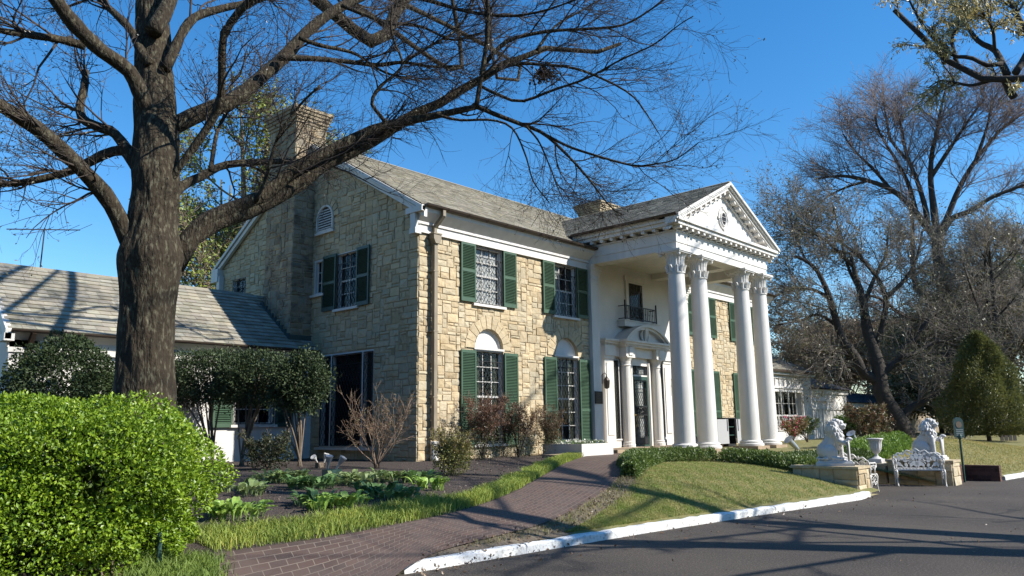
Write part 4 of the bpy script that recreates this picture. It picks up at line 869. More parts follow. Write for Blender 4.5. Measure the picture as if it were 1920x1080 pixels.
# --- the big bare oak in front of the wing
TD = 13.4
tb = atd(268, 800, TD); tb[2] = float(tz(tb[0], tb[1])) - .1
T1 = thing('oak_tree', 'large bare limbed oak with thick lichened trunk in front of the white wing', 'tree', tb)
tp = [(264, 880, 66), (268, 800, 60), (271, 740, 57), (273, 660, 53), (276, 590, 52), (280, 530, 56), (283, 480, 62), (286, 430, 50), (290, 380, 46), (293, 320, 46), (293, 260, 44), (291, 200, 41), (289, 130, 38), (287, 60, 35), (285, 0, 32), (284, -80, 28), (283, -180, 23), (281, -300, 15), (280, -420, 6)]
TP = np.array([np.append(atd(x, y, TD + (0 if y > 300 else (300 - y) * .002)), r * TD / FPX) for x, y, r in tp]); TP[0, 2] = tb[2]
TQ = catmull(TP, 190)
LIMBS = [
 ([(318, 500), (345, 462), (378, 420), (420, 398), (470, 378), (505, 360), (540, 326), (590, 298), (640, 272), (700, 242), (750, 230), (830, 214), (895, 200)], .4, 22, 8),
 ([(325, 500), (362, 440), (410, 415), (455, 400), (500, 380), (560, 345), (602, 312), (664, 283), (727, 247), (765, 218), (810, 202), (868, 167), (906, 146), (935, 125), (977, 110), (1006, 94), (1039, 90), (1114, 98), (1164, 82)], 1.8, 24, 5),
 ([(893, 200), (935, 217), (977, 233), (1018, 250), (1060, 287), (1102, 333), (1143, 386), (1166, 402)], .5, 6.5, 1.6),
 ([(1018, 250), (1060, 272), (1102, 287), (1185, 310), (1230, 307), (1268, 298), (1310, 267)], -.5, 4, 1.2),
 ([(893, 200), (900, 158), (908, 110), (914, 62), (914, 0), (905, -70)], -.6, 7, 4),
 ([(900, 148), (960, 121), (1018, 121), (1081, 129), (1143, 154), (1185, 179), (1210, 210), (1235, 250)], .8, 5.5, 1.5),
 ([(902, 162), (935, 178), (977, 190), (1039, 168), (1102, 146), (1164, 112), (1227, 83), (1268, 50), (1300, 30)], -.8, 4.5, 1.2),
 ([(910, 118), (935, 90), (960, 73), (1018, 60), (1060, 56), (1102, 54), (1164, 48), (1210, 25), (1255, -10)], .2, 6, 2),
 ([(520, 108), (590, 110), (664, 117), (705, 122), (756, 117), (810, 125), (868, 123)], .8, 8, 3),
 ([(722, 228), (700, 200), (698, 185), (715, 160), (740, 140), (755, 118), (740, 80), (733, 50), (736, 10)], -.5, 5.5, 2),
 ([(300, 248), (330, 235), (380, 210), (435, 190), (490, 145), (540, 100), (570, 65), (615, 28), (650, 8), (690, -10), (760, -40)], 1.2, 22, 9),
 ([(290, 388), (308, 362), (328, 325), (362, 278), (400, 222), (414, 185), (416, 125), (420, 66), (450, 20), (480, -10), (520, -60)], -1.8, 9, 8),
 ([(310, 130), (325, 98), (345, 56), (370, 30), (420, 15), (490, -2), (560, -30)], .6, 13, 6),
 ([(252, 480), (232, 428), (200, 370), (160, 325), (120, 285), (75, 245), (30, 215), (0, 198), (-70, 168), (-160, 120)], -1.5, 22, 10),
 ([(290, 225), (268, 185), (245, 137), (215, 112), (190, 95), (140, 46), (105, 0), (75, -50), (40, -120)], -1., 20, 12),
 ([(158, 86), (130, 78), (100, 72), (50, 65), (0, 57), (-80, 40)], -.5, 10, 5),
 ([(282, 120), (265, 98), (245, 56), (215, 25), (185, -4), (150, -60)], .8, 12, 6),
 ([(272, 340), (246, 300), (232, 282), (200, 288), (160, 308), (120, 325), (50, 341), (0, 346), (-80, 350)], 1.2, 14, 5),
 ([(268, 330), (246, 292), (215, 250), (190, 240), (157, 225), (150, 200), (158, 165), (161, 134)], 1., 13, 8),
 ([(308, 390), (340, 350), (380, 330), (420, 310), (480, 304), (550, 302), (610, 300), (670, 290)], 2.5, 12, 5),
 ([(395, 320), (400, 285), (410, 240), (440, 190), (480, 150)], 1.5, 6, 3),
 ([(286, 60), (310, 20), (330, -40), (360, -120), (400, -220)], .8, 20, 8),
 ([(284, -60), (250, -120), (200, -190), (140, -260)], -.6, 16, 7), ([(560, 70), (600, 85), (664, 100), (720, 135), (780, 150)], .5, 6, 2), ([(640, 10), (720, 40), (790, 50), (850, 75), (905, 60)], .4, 6, 2),
 ([(756, 118), (800, 90), (850, 60), (880, 20), (900, -30)], .9, 4, 2), ([(1006, 94), (1040, 50), (1090, 20), (1140, -10)], .5, 4, 1.5), ([(690, -10), (780, -5), (870, 20), (950, 30), (1020, 20), (1090, -5)], -.4, 7, 2),
 ([(815, 214), (860, 225), (920, 225), (960, 240), (985, 290), (1000, 340), (1030, 380)], -.4, 4, 1.3), ([(985, 235), (1010, 265), (1030, 310), (1045, 350), (1060, 385)], .3, 3, 1), ([(480, 378), (500, 330), (520, 260), (560, 200), (600, 160)], -.8, 5, 2.5),
]
LP, LR = limbs_from(LIMBS, TD, .77)
# upper limbs above the frame; they throw the broad shadows on the wing roof
def wing_roof(x, y):
    r = ray(x, y); m = 2.04 / 2.8; k = (4.02 + m * (CC[1] - 4.75) - CC[2]) / (r[2] - m * r[1]); return CC + r * k
def toward_sun(q, Y): return q + SUN / -SUN[1] * (q[1] - Y)
ups = []
for px_, Yt, r0, r1 in (([(90, 650), (105, 622), (122, 590), (135, 550), (133, 505)], -3.2, .17, .10), ([(-40, 545), (0, 522), (45, 500), (75, 492)], -3.6, .14, .08), ([(-20, 590), (30, 570), (75, 535), (110, 506)], -3., .11, .06), ([(300, 640), (250, 600), (200, 575), (120, 590)], -2.8, .08, .05), ([(430, 625), (400, 640), (350, 615), (280, 575)], -2.8, .08, .04)):
    q = [toward_sun(wing_roof(*p), Yt) for p in px_]; tp0 = TQ[140, :3] if px_[0][0] > 60 else TQ[132, :3]
    ups.append((catmull(np.array([tp0, (tp0 + q[0]) / 2 + [0, 0, .5]] + q), 20), np.linspace(r0, r1, 20)))
LP = np.concatenate([LP, np.array([u[0] for u in ups])]); LR = np.concatenate([LR, np.array([u[1] for u in ups])])
g = MB(); trunk_mesh(g, TQ[:, :3], TQ[:, 3] * .84, 110, rng, .014)
g2 = MB(); g2.tubes(LP, LR * (1 + .05 * rng.normal(size=LR.shape)), 9)
g.build('trunk', MBARK, T1, True); g2.build('limb', MBARK, T1, True)
tc_ = tb + np.array([0, 0, 6.])
g = MB()
P1, R1 = grow(LP, LR, 11, .2, 1., .9, 2.3, (.5, 1.2), .10, .16, 8, rng, .004, .5, tc_, .5, .35, rcap=.022)
P2, R2 = grow(P1, R1, 7, .12, 1., .5, 1.3, (.5, 1.15), .06, .16, 6, rng, .0025, .6, tc_, .35, .2)
P3, R3 = grow(P2, R2, 5, .12, 1., .22, .65, (.4, 1.2), .03, .18, 5, rng, .0017, .7, tc_, .25, .2)
g.tubes(P1, R1, 5); g.tubes(P2, R2, 3); g.tubes(P3, R3, 3); g.build('twigs', MTWIG, T1, True)
sel = P3[:, -1]; cpx = (sel - CC) @ CR.T; xpix = 960 + FPX * cpx[:, 0] / cpx[:, 2]; keep = rng.random(len(sel)) < np.where(xpix < 480, .85, .22)
bp = np.concatenate([sel[keep], P3[keep][:, 3] + rng.normal(size=(keep.sum(), 3)) * .02]); c = np.array([.075, .075, .045]) * rng.uniform(.6, 1.5, (len(bp), 1)) + rng.uniform(0, .02, (len(bp), 3))
g = MB(); g.leaves(bp, rng.uniform(.03, .07, len(bp)), rng.uniform(.012, .028, len(bp)), np.array([0, 0, -.4]), c, rng=rng); g.build('young_leaves', MLEAF, T1)
# leaf nest in the branches
nc = atd(1020, 140, TD + .9); t = thing('squirrel_nest', 'small clump of dead brown leaves caught high in the oak twigs', 'nest', nc)
g = MB(); q = rng.normal(size=(260, 3)) * [.11, .11, .07]; g.leaves(nc + q, .09, .05, None, np.array([.10, .06, .035]) * rng.uniform(.5, 1.3, (260, 1)), rng=rng); g.build('dead_leaves', MLEAF, t)
g = MB(); q = rng.normal(size=(40, 1, 3)) * [.13, .13, .08]; d = rng.normal(size=(40, 1, 3)) * .16; S = np.concatenate([nc + q - d, nc + q + d], 1); g.tubes(S, np.full((40, 2), .004), 3); g.build('twigs', MTWIG, t)

def bare_tree(name, label, D, px, levels, base, barkm, twigm, seed, cap=.05, group=None, leaf=None, trunk_k=10, up=.06, ctr=None):
    r = np.random.default_rng(seed); b = atd(base[0], base[1], D); b[2] = min(b[2], float(tz(b[0], b[1]))) - .1
    t = thing(name, label, 'tree', b, 0, group); P, R = limbs_from(px, D, .82, 18); P[0][0][2] = b[2]
    g = MB(); g.tubes(P, R * (1 + .04 * r.normal(size=R.shape)), trunk_k); g.build('trunk', barkm, t, True)
    o = b + np.array([0, 0, (P[:, :, 2].max() - b[2]) * .35]); g = MB(); cp, cr = P[1:], R[1:]
    for (n, l0, l1, rm, k, t0, N) in levels:
        cp, cr = grow(cp, cr, n, t0, 1., l0, l1, (.45, 1.25), up, .15, N, r, rm, .5, o, .35, .2, rcap=cap); g.tubes(cp, cr, k)
    g.build('branches', twigm, t, True)
    if leaf:
        n, L, W, c1, c2, d = leaf; q = cp.reshape(-1, 3); q = q[r.integers(0, len(q), n)] + r.normal(size=(n, 3)) * .12; m = r.random((n, 1))
        g = MB(); g.leaves(q, L * r.uniform(.6, 1.3, n), W * r.uniform(.6, 1.3, n), np.array(d), np.array(c1) * m + np.array(c2) * (1 - m), rng=r); g.build('leaves', MLEAF, t)
    return t
# --- spreading oak right, with dark leaning trunk
OAK = [([(1708, 838), (1696, 815), (1683, 785), (1662, 757), (1651, 727), (1649, 705), (1647, 682), (1638, 660), (1634, 640), (1625, 617), (1617, 560), (1605, 520), (1596, 480)], 0, 21, 4),
 ([(1651, 722), (1640, 711), (1622, 702), (1610, 682), (1597, 658), (1584, 645), (1572, 615), (1556, 560), (1544, 530), (1530, 505), (1511, 489), (1490, 480)], -2, 12, 3),
 ([(1650, 712), (1660, 695), (1680, 680), (1690, 670), (1692, 653), (1712, 640), (1740, 600), (1752, 585)], 1, 9, 4),
 ([(1692, 790), (1700, 772), (1712, 762), (1735, 752), (1760, 735), (1785, 715)], 1, 9, 4),
 ([(1640, 660), (1655, 610), (1661, 561), (1650, 530), (1633, 505), (1610, 480), (1594, 467), (1570, 450), (1550, 439)], 1, 7, 2.5),
 ([(1607, 670), (1590, 666), (1570, 660), (1550, 655), (1528, 660), (1505, 655)], -3, 4, 1.5), ([(1575, 620), (1555, 600), (1530, 590), (1505, 600), (1480, 605), (1455, 610)], -3, 4, 1.5),
 ([(1556, 560), (1530, 545), (1500, 540), (1470, 545), (1450, 560)], -2, 4, 1.5), ([(1620, 570), (1640, 520), (1660, 480), (1665, 440)], 1.5, 5, 2), ([(1600, 500), (1570, 470), (1530, 440), (1490, 430)], -1, 4, 1.5),
 ([(1612, 545), (1590, 500), (1570, 420), (1560, 380)], 1, 4, 1.5), ([(1690, 670), (1720, 660), (1760, 640), (1800, 650), (1840, 640)], 2, 5, 2), ([(1660, 560), (1700, 520), (1720, 480), (1730, 430)], 2, 5, 2), ([(1511, 489), (1490, 440), (1480, 400), (1475, 370)], 0, 3, 1.2)]
bare_tree('spreading_oak', 'spreading dark oak with a leaning trunk behind the urn and lion statues', 45, OAK, [(14, 1.5, 4.0, .010, 5, .18, 7), (9, .9, 2.3, .0075, 3, .1, 5), (7, .4, 1.1, .006, 3, .1, 4)], (1708, 838), MBARKD, mat('grey_twig_bark', (.16, .135, .11), .9), 31, .03,
          leaf=(13000, .16, .07, (.09, .105, .045), (.20, .18, .10), (0, 0, -.3)))
# --- tall bare tree behind it
TALL = [([(1792, 838), (1790, 780), (1785, 700), (1778, 620), (1768, 544), (1760, 490), (1755, 444)], 0, 17, 10),
 ([(1755, 448), (1740, 428), (1718, 400), (1700, 378), (1670, 355), (1628, 339), (1580, 330), (1530, 335)], -2, 8, 2), ([(1757, 450), (1752, 400), (1745, 340), (1747, 290), (1755, 255), (1765, 200), (1775, 160)], 0, 8, 2),
 ([(1758, 446), (1775, 410), (1800, 350), (1830, 300), (1870, 250), (1900, 225), (1930, 205)], 2, 7, 2), ([(1760, 450), (1785, 410), (1820, 395), (1860, 370), (1911, 350), (1960, 330)], 2, 7, 2),
 ([(1740, 428), (1735, 390), (1720, 340), (1700, 290), (1690, 240), (1680, 200)], -1, 6, 1.8), ([(1718, 400), (1705, 350), (1680, 300), (1650, 250), (1640, 215)], -2, 5, 1.5), ([(1768, 544), (1745, 560), (1720, 540), (1712, 500), (1711, 420), (1705, 380)], 1, 7, 3),
 ([(1790, 720), (1815, 660), (1830, 620), (1838, 575)], 0, 6, 2), ([(1790, 690), (1830, 670), (1870, 640), (1910, 620)], 1, 6, 2), ([(1747, 330), (1780, 280), (1820, 220), (1850, 180)], 1, 5, 1.6), ([(1670, 355), (1640, 320), (1600, 280), (1580, 250)], -1, 4, 1.4), ([(1628, 339), (1590, 350), (1550, 370), (1520, 400)], -1, 3, 1.3),
 ([(1768, 580), (1730, 600), (1690, 590), (1650, 560), (1610, 550)], -2, 6, 2), ([(1830, 300), (1850, 240), (1860, 190)], 1, 4, 1.4), ([(1700, 300), (1670, 260), (1660, 210), (1655, 180)], 0, 3.5, 1.3)]
bare_tree('tall_bare_tree', 'tall bare tree with purplish budding twigs behind the spreading oak', 54, TALL, [(15, 1.8, 4.6, .010, 4, .2, 7), (9, 1., 2.6, .008, 3, .1, 5), (8, .5, 1.4, .0065, 3, .1, 4)], (1792, 838), MBARKD, MTWIGP, 32, .04, up=.1)
# --- overhanging tree out of frame to the right (its shadow crosses the drive), its branch enters top right
OT = [([(0, 0)], 0, 0, 0)]
tb2 = np.array([.75, -20.2, 0]); t = thing('tasselled_tree', 'oak branch with pale yellow tassels overhanging the upper right corner', 'tree', tb2)
def P3d(L, n=18): return catmull(np.array(L, float), n)
pB = P3d([(.75, -20.2, -.1), (.72, -20.2, 2), (.68, -20.1, 6), (.6, -20, 10), (.5, -19.8, 14), (.6, -19.5, 18)]); pA = P3d([(.2, -20.5, -.1), (.55, -20.5, 1.5), (1.6, -20.6, 4), (3.4, -20.7, 8), (5., -20.8, 12), (5.9, -20.6, 16)])
DB = 11.
lead = [pB[5], (.0, -18.8, 6.0)] + [atd(x, y, DB) for x, y in [(1945, 150), (1904, 137), (1888, 147), (1866, 149), (1852, 153), (1838, 144), (1816, 130), (1796, 124), (1768, 108), (1740, 78), (1704, 47), (1677, 19)]]
br = [lead, [atd(x, y, DB) for x, y in [(1886, 150), (1893, 169), (1902, 183)]], [atd(x, y, DB + .2 * i) for i, (x, y) in enumerate([(1888, 140), (1879, 119), (1865, 94), (1838, 80), (1821, 61), (1804, 33), (1790, 8), (1770, -30)])],
      [atd(x, y, DB - .1 * i) for i, (x, y) in enumerate([(1879, 119), (1850, 122), (1820, 108), (1790, 105), (1765, 85), (1740, 60), (1720, 30), (1700, -10)])], [atd(x, y, DB + .1 * i) for i, (x, y) in enumerate([(1904, 137), (1920, 110), (1930, 80), (1915, 40), (1890, 0)])],
      [atd(x, y, DB - .15 * i) for i, (x, y) in enumerate([(1865, 94), (1862, 60), (1850, 35), (1830, 10)])], [atd(x, y, DB + .1 * i) for i, (x, y) in enumerate([(1796, 124), (1788, 95), (1786, 70), (1800, 40), (1815, 10)])],
      [atd(x, y, DB + .12 * i) for i, (x, y) in enumerate([(1852, 153), (1820, 160), (1790, 155), (1762, 152), (1740, 165)])]]
bP = np.array([P3d(b) for b in br]); rb = [(12, 4), (7, 6), (6, 2), (4, 1.5), (6, 2), (3, 1.5), (4, 1.5), (3, 1.2)]; bR = np.array([np.linspace(a, b, 18) * DB / FPX for a, b in rb])
g = MB(); g.tubes(np.array([pB, pA]), np.array([np.linspace(.40, .14, 18), np.linspace(.38, .12, 18)]), 14); g.build('trunk', MBARK, t, True)
r_ = np.random.default_rng(9); g = MB(); g.tubes(bP, bR, 8)
cl = []
for p in (pA, pB):
    for k in range(13):
        i = 5 + k; a = k * 2.4 + (0 if p is pA else 1); L = r_.uniform(3., 7.5); d = np.array([math.cos(a), math.sin(a), .5]); q = [p[i] + d * L * s + np.array([0, 0, .5 * s * s]) + r_.normal(size=3) * .05 * s for s in np.linspace(0, 1, 6)]; cl.append(P3d(q))
for e in ((17.5, -16, 19.5), (15.5, -17, 17.), (18.5, -14.2, 17.5), (13.5, -15.2, 16.5), (20., -15.5, 21.)): s0 = pA[13]; cl.append(P3d([s0, s0 * .6 + np.array(e) * .4 + [0, 0, .8], s0 * .25 + np.array(e) * .75 + [0, 0, .6], e]))
cP = np.array(cl); cR = np.array([np.linspace(.07, .015, 18)] * len(cl)); g.tubes(cP, cR, 6)
q1, s1 = grow(cP, cR, 6, .2, 1, .8, 2.4, (.4, 1.1), .1, .15, 6, r_, .008, .5); q2, s2 = grow(q1, s1, 4, .1, 1, .4, 1.1, (.4, 1.1), .05, .15, 5, r_, .006, .6); g.tubes(q1, s1, 4); g.tubes(q2, s2, 3)
u1, v1 = grow(bP[[0, 2, 3, 4, 5, 6, 7]], bR[[0, 2, 3, 4, 5, 6, 7]], 11, .35, 1, .3, .95, (.4, 1.1), .02, .16, 6, r_, .0035, .5, rcap=.012); u2, v2 = grow(u1, v1, 5, .15, 1, .15, .4, (.4, 1.1), .0, .15, 4, r_, .0025, .6); g.tubes(u1, v1, 4); g.tubes(u2, v2, 3)
g.build('branches', MBARKD, t, True)
q = np.concatenate([u2.reshape(-1, 3), u1.reshape(-1, 3)]); q = q[r_.integers(0, len(q), 7500)] + r_.normal(size=(7500, 3)) * .02; m = r_.random((7500, 1))
g = MB(); g.leaves(q, r_.uniform(.035, .095, 7500), r_.uniform(.010, .022, 7500), np.array([0, 0, -1.3]), np.array([.62, .50, .20]) * m + np.array([.42, .38, .18]) * (1 - m), rng=r_)
q = q2.reshape(-1, 3); q = q[r_.integers(0, len(q), 3000)]; g.leaves(q, .08, .03, np.array([0, 0, -1.]), np.array([.55, .46, .18]), rng=r_); g.build('leaf_tassels', MLEAF, t)
# --- spring tree behind the chimney
def simple_tree(name, label, pos, h, spread, seed, barkm, twigm, leaf, levels=((9, .25, .5, .02, 5), (7, .12, .25, .014, 3), (6, .05, .12, .01, 3)), ntr=1, group=None, lean=0.):
    r = np.random.default_rng(seed); t = thing(name, label, 'tree', pos, 0, group); b = np.array(pos, float); L = []
    for k in range(ntr):
        a = r.uniform(0, 6.28); d = np.array([math.cos(a), math.sin(a), 0]) * spread * .18 * (k > 0)
        tr = P3d([b + [0, 0, -.1], b + d * .3 + [0, 0, h * .25], b + d * .7 + [0, 0, h * .55], b + d + r.normal(size=3) * .2 + [0, 0, h * .95]]); L.append((tr, np.linspace(h * .018, h * .003, 18)))
        for i in range(8):
            s = r.uniform(.22, .85); p = tr[int(s * 17)]; a = i * 2.4 + r.uniform(-.5, .5); l = spread * (1.1 - s) * r.uniform(.7, 1.1); e = np.array([math.cos(a), math.sin(a), r.uniform(.5, 1.1)])
            L.append((P3d([p, p + e * l * .4, p + e * l * .75 + [0, 0, .1 * l], p + e * l + [0, 0, .25 * l]]), np.linspace(h * .009 * (1.1 - s), h * .002, 18)))
    P = np.array([l[0] for l in L]); R = np.array([l[1] for l in L]); g = MB(); g.tubes(P, R, 8); g.build('trunk', barkm, t, True)
    g = MB(); cp, cr = P, R
    for n, l0, l1, rm, k in levels: cp, cr = grow(cp, cr, n, .25, 1, l0 * spread, l1 * spread, (.4, 1.1), .1, .14, 6 if k > 3 else 4, r, rm, .55); g.tubes(cp, cr, k)
    g.build('branches', twigm, t, True)
    if leaf:
        n, Ls, W, c1, c2, jit = leaf; q = cp.reshape(-1, 3); q = q[r.integers(0, len(q), n)] + r.normal(size=(n, 3)) * jit; m = r.random((n, 1)); g = MB()
        g.leaves(q, Ls * r.uniform(.6, 1.3, n), W * r.uniform(.6, 1.3, n), None, np.array(c1) * m + np.array(c2) * (1 - m), rng=r); g.build('leaves', MLEAF, t)
    return t
def base(px, D, z=None):
    p = atd(px, 800, D); p[2] = float(tz(p[0], p[1])) if z is None else z; return p
yg = ((.30, .34, .07), (.20, .25, .05)); MT2 = mat('tan_bark', (.17, .13, .085), .9)
simple_tree('spring_tree', 'slender tree in fresh yellow green leaf just behind the big stone chimney', base(475, 38), 18, 6.5, 41, MT2, MT2, (9000, .20, .12, *yg, .25), ntr=2)
simple_tree('spring_tree', 'shorter yellow green tree left of the big chimney beyond the white wing', base(400, 42), 14.5, 5.5, 42, MT2, MT2, (7000, .2, .12, *yg, .25), ntr=2)
simple_tree('spring_tree', 'yellow green tree top showing right of the big chimney', base(600, 44), 19, 5.5, 43, MT2, MT2, (6500, .2, .12, *yg, .25), ntr=2)
# --- evergreens and thicket on the right
def leaf_blob(g, c, rad, n, L, W, c1, c2, r, p=2., lump=.12, inner=.35, dirw=.6, zmin=None, cl=0., axes=None, holes=0.):
    u = r.normal(size=(n, 3)); u /= (np.abs(u) ** p).sum(1, keepdims=True) ** (1 / p)
    f = 1 + lump * (np.sin(5 * u[:, 0] + 3 * u[:, 2] + c[0]) + np.sin(6 * u[:, 1] - 4 * u[:, 2] + c[1]) + np.sin(9 * u[:, 2] + 7 * u[:, 0]) * .6 + np.sin(13 * u[:, 0] - 11 * u[:, 1]) * .5 + np.sin(17 * u[:, 2] + 15 * u[:, 1]) * .4) / 2
    d = 1 - inner * r.random(n) ** 1.8; q = u * np.asarray(rad) * (f * d)[:, None]
    if axes is not None: q = q @ axes; u = u @ axes
    pts = np.asarray(c) + q; m = r.random((n, 1)); k = np.ones(n, bool)
    if zmin is not None: k &= pts[:, 2] > zmin
    if holes: k &= (np.sin(pts[:, 0] * 7 + pts[:, 2] * 5) + np.sin(pts[:, 1] * 6 - pts[:, 2] * 8 + 1) + np.sin(pts[:, 0] * 11 - pts[:, 1] * 9)) > -holes
    g.leaves(pts[k], (L * r.uniform(.7, 1.3, n))[k], (W * r.uniform(.7, 1.3, n))[k], u[k] * dirw + [0, 0, .15], (np.asarray(c1) * m + np.asarray(c2) * (1 - m))[k], rng=r)
def evergreen(name, label, pos, h, rad, seed, n, c1, c2, cone=False, L=.2):
    r = np.random.default_rng(seed); t = thing(name, label, 'tree', pos); b = np.array(pos, float); g = MB(); g.tube([b + [0, 0, -.1], b + [0, 0, h * .5], b + [.1, 0, h * .9]], [h * .02, h * .014, .03], 8); g.build('trunk', MBARKD, t)
    g = MB()
    if cone:
        s = r.random(n) ** .75; z = 1 - s; a = r.uniform(0, 6.28, n); rr = rad * (s ** .62) * (1 + .16 * np.sin(3 * a + z * 9) + .12 * np.sin(7 * a - 12 * z)) * (1 - .45 * r.random(n) ** 2) * np.where(z < .12, .6 + 3.3 * z, 1); q = b + np.stack([rr * np.cos(a), rr * np.sin(a), .05 * h + z * h * .95], 1); m = r.random((n, 1))
        g.leaves(q, L * r.uniform(.6, 1.3, n), L * .35, np.stack([np.cos(a), np.sin(a), 0 * a + .9], 1), np.array(c1) * m + np.array(c2) * (1 - m), rng=r, spread=.7)
    else:
        for i in range(16):
            z = r.uniform(.12, .95); a = i * 2.4; q = rad * .6 * math.sqrt(max(.05, 1 - (2 * z - .9) ** 2)); e = b + np.array([q * math.cos(a), q * math.sin(a), z * h]); leaf_blob(g, e, (rad * .45, rad * .45, h * .13), n // 16, L, L * .45, c1, c2, r, lump=.3, inner=.7)
    g.build('foliage', MLEAF, t); return t
evergreen('cone_evergreen', 'cone shaped olive evergreen at the right edge beside the lawn', base(1852, 42), 5.0, 2.0, 51, 26000, (.18, .18, .055), (.10, .115, .035), True, .16)
dk = ((.075, .095, .04), (.13, .135, .06))
evergreen('magnolia_tree', 'dark evergreen mass behind the cone evergreen at right edge', base(1912, 58), 10.5, 4.6, 52, 26000, *dk, L=.26)
evergreen('magnolia_tree', 'dark evergreen between tall bare tree and cone evergreen', base(1835, 62), 9.5, 4.8, 53, 24000, *dk, L=.26)
evergreen('magnolia_tree', 'dark evergreen bush half hidden behind the tall tree trunk', base(1765, 64), 9., 4.4, 54, 18000, (.09, .10, .045), (.13, .13, .055), L=.26)
def woods():  # unseen trees, added to keep low sky light off the gable
    r = np.random.default_rng(77); g = MB()
    for k in range(46):
        a = math.radians(150 + 150 * k / 45 + r.uniform(-2, 2)) ; d = r.uniform(38, 58) if a < 4.2 else r.uniform(50, 70); b = np.array([-5 + d * math.cos(a), -5 + d * math.sin(a), 0.]); h = r.uniform(11, 19) if a < 4. else r.uniform(9, 13)
        g.tube([b, b + [0, 0, h * .6]], [.3, .12], 6, 1)
        for i in range(5): leaf_blob(g, b + [r.normal() * 1.5, r.normal() * 1.5, h * (.28 + .14 * i)], (3.6 - .3 * i, 3.6 - .3 * i, h * .16), 60, 1.5, .9, (.06, .08, .03), (.04, .05, .025), r, lump=.3, inner=.7)
    o = g.build('sky_block_woods', [MLEAF, MBARKD], None); tag(o, 'unseen dark wood added beyond the left edge to block low sky', 'woods', None, 'stuff')
woods()
MTH = mat('thicket_bark', (.17, .125, .085), .95); th_ = ((3, (.25, .19, .10), (.17, .13, .08)),)
for i, (px, D, h, s, lab) in enumerate([(1545, 72, 8.5, 6, 'brown bare thicket tree above the black roofed annex'), (1592, 78, 10, 6.5, 'brown bare tree rising left of the leaning oak trunk'), (1635, 70, 8.5, 6, 'brown bare tree close behind the leaning oak trunk'), (1700, 80, 10, 7, 'brown bare tree right of the leaning oak trunk'), (1890, 85, 21, 8, 'pale bare tree far behind the dark evergreens at right')]):
    simple_tree('bare_thicket_tree', lab, base(px, D), h, s, 60 + i, MTH, MTH, (3500, .3, .16, (.22, .17, .09), (.15, .12, .07), .3), ntr=3 if h < 15 else 1)
simple_tree('bare_twig_tree', 'grey twiggy bare tree in front of the dark evergreens at right edge', base(1880, 50), 12.5, 5.5, 91, MBARKD, mat('pale_twig_bark', (.21, .185, .15), .9), (1500, .16, .08, (.26, .24, .10), (.20, .18, .08), .2), levels=((10, .25, .5, .012, 4), (8, .14, .3, .008, 3), (7, .06, .16, .007, 3)), ntr=2)
simple_tree('bare_twig_tree', 'grey twiggy bare tree between the leaning oak and cone evergreen', base(1800, 56), 9.5, 5., 92, MBARKD, bpy.data.materials['pale_twig_bark'], (1500, .16, .08, (.26, .24, .10), (.20, .18, .08), .2), levels=((10, .25, .5, .012, 4), (8, .14, .3, .008, 3), (7, .06, .16, .007, 3)), ntr=2)
# ------------------------------------------------------------------ hedges and shrubs
r5 = np.random.default_rng(15)
CR_ = np.array([CR[0, 0], CR[0, 1], 0]); CR_ /= np.linalg.norm(CR_); CF_ = np.array([-CR_[1], CR_[0], 0]); AX = np.array([CR_, CF_, [0, 0, 1.]])
hc = atd(76, 902, 9.4); hc[2] = 1.0
t = thing('boxwood_hedge', 'big rounded bright yellow green boxwood hedge filling the lower left corner', 'hedge', (hc[0], hc[1], 0))
g = MB(); leaf_blob(g, hc, (1.56, 1.2, .93), 60000, .044, .028, (.22, .33, .02), (.11, .20, .012), r5, p=2.75, lump=.12, inner=.26, dirw=.8, zmin=.28, axes=AX, holes=1.5)
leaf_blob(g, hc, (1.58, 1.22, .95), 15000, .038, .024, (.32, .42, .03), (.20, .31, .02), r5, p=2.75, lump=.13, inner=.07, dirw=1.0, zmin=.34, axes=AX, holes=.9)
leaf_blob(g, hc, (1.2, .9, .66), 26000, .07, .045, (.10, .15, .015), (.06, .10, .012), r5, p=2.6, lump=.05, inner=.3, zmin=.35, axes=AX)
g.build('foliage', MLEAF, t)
g = MB(); S = []
for i in range(46):
    a = hc + (AX.T @ np.array([r5.uniform(-1.3, 1.1), r5.uniform(-.75, .6), 0])); a[2] = 0.02; b = a + np.array([r5.normal() * .2, r5.normal() * .2, r5.uniform(.45, .8)]); S.append([a, (a + b) / 2 + r5.normal(size=3) * .05, b])
g.tubes(np.array(S), np.tile(np.array([.022, .016, .008]), (46, 1)), 6); g.build('stem', MSTEM, t, True)
pg = gp(296, 1072); t = thing('green_post', 'thin dark green metal post standing in front of the big hedge', 'post', pg); g = MB(); g.lathe([(.024, -.05), (.024, .36), (.020, .375), (.0, .38)], pg, 12); g.build('pipe', MDKGREEN, t, True, auto=40)
cc = onY(124, 712, 3.6); t = thing('round_shrub', 'dark clipped round camellia shrub against the white wing left of the oak trunk', 'shrub', (cc[0], cc[1], float(tz(cc[0], cc[1]))))
g = MB(); leaf_blob(g, cc + [0, 0, -.25], (1.16, 1.0, 1.22), 17000, .085, .045, (.06, .085, .03), (.032, .05, .02), r5, p=2.4, lump=.12, inner=.45); g.build('foliage', MLEAFG, t)
g = MB(); S = [[(cc[0] + r5.normal() * .1, cc[1] + r5.normal() * .1, .55), (cc[0] + r5.normal() * .3, cc[1] + r5.normal() * .3, 1.3), (cc[0] + r5.normal() * .5, cc[1] + r5.normal() * .4, 2.2)] for i in range(7)]; g.tubes(np.array(S), np.tile([.03, .022, .012], (7, 1)), 6); g.build('stem', MSTEM, t, True)
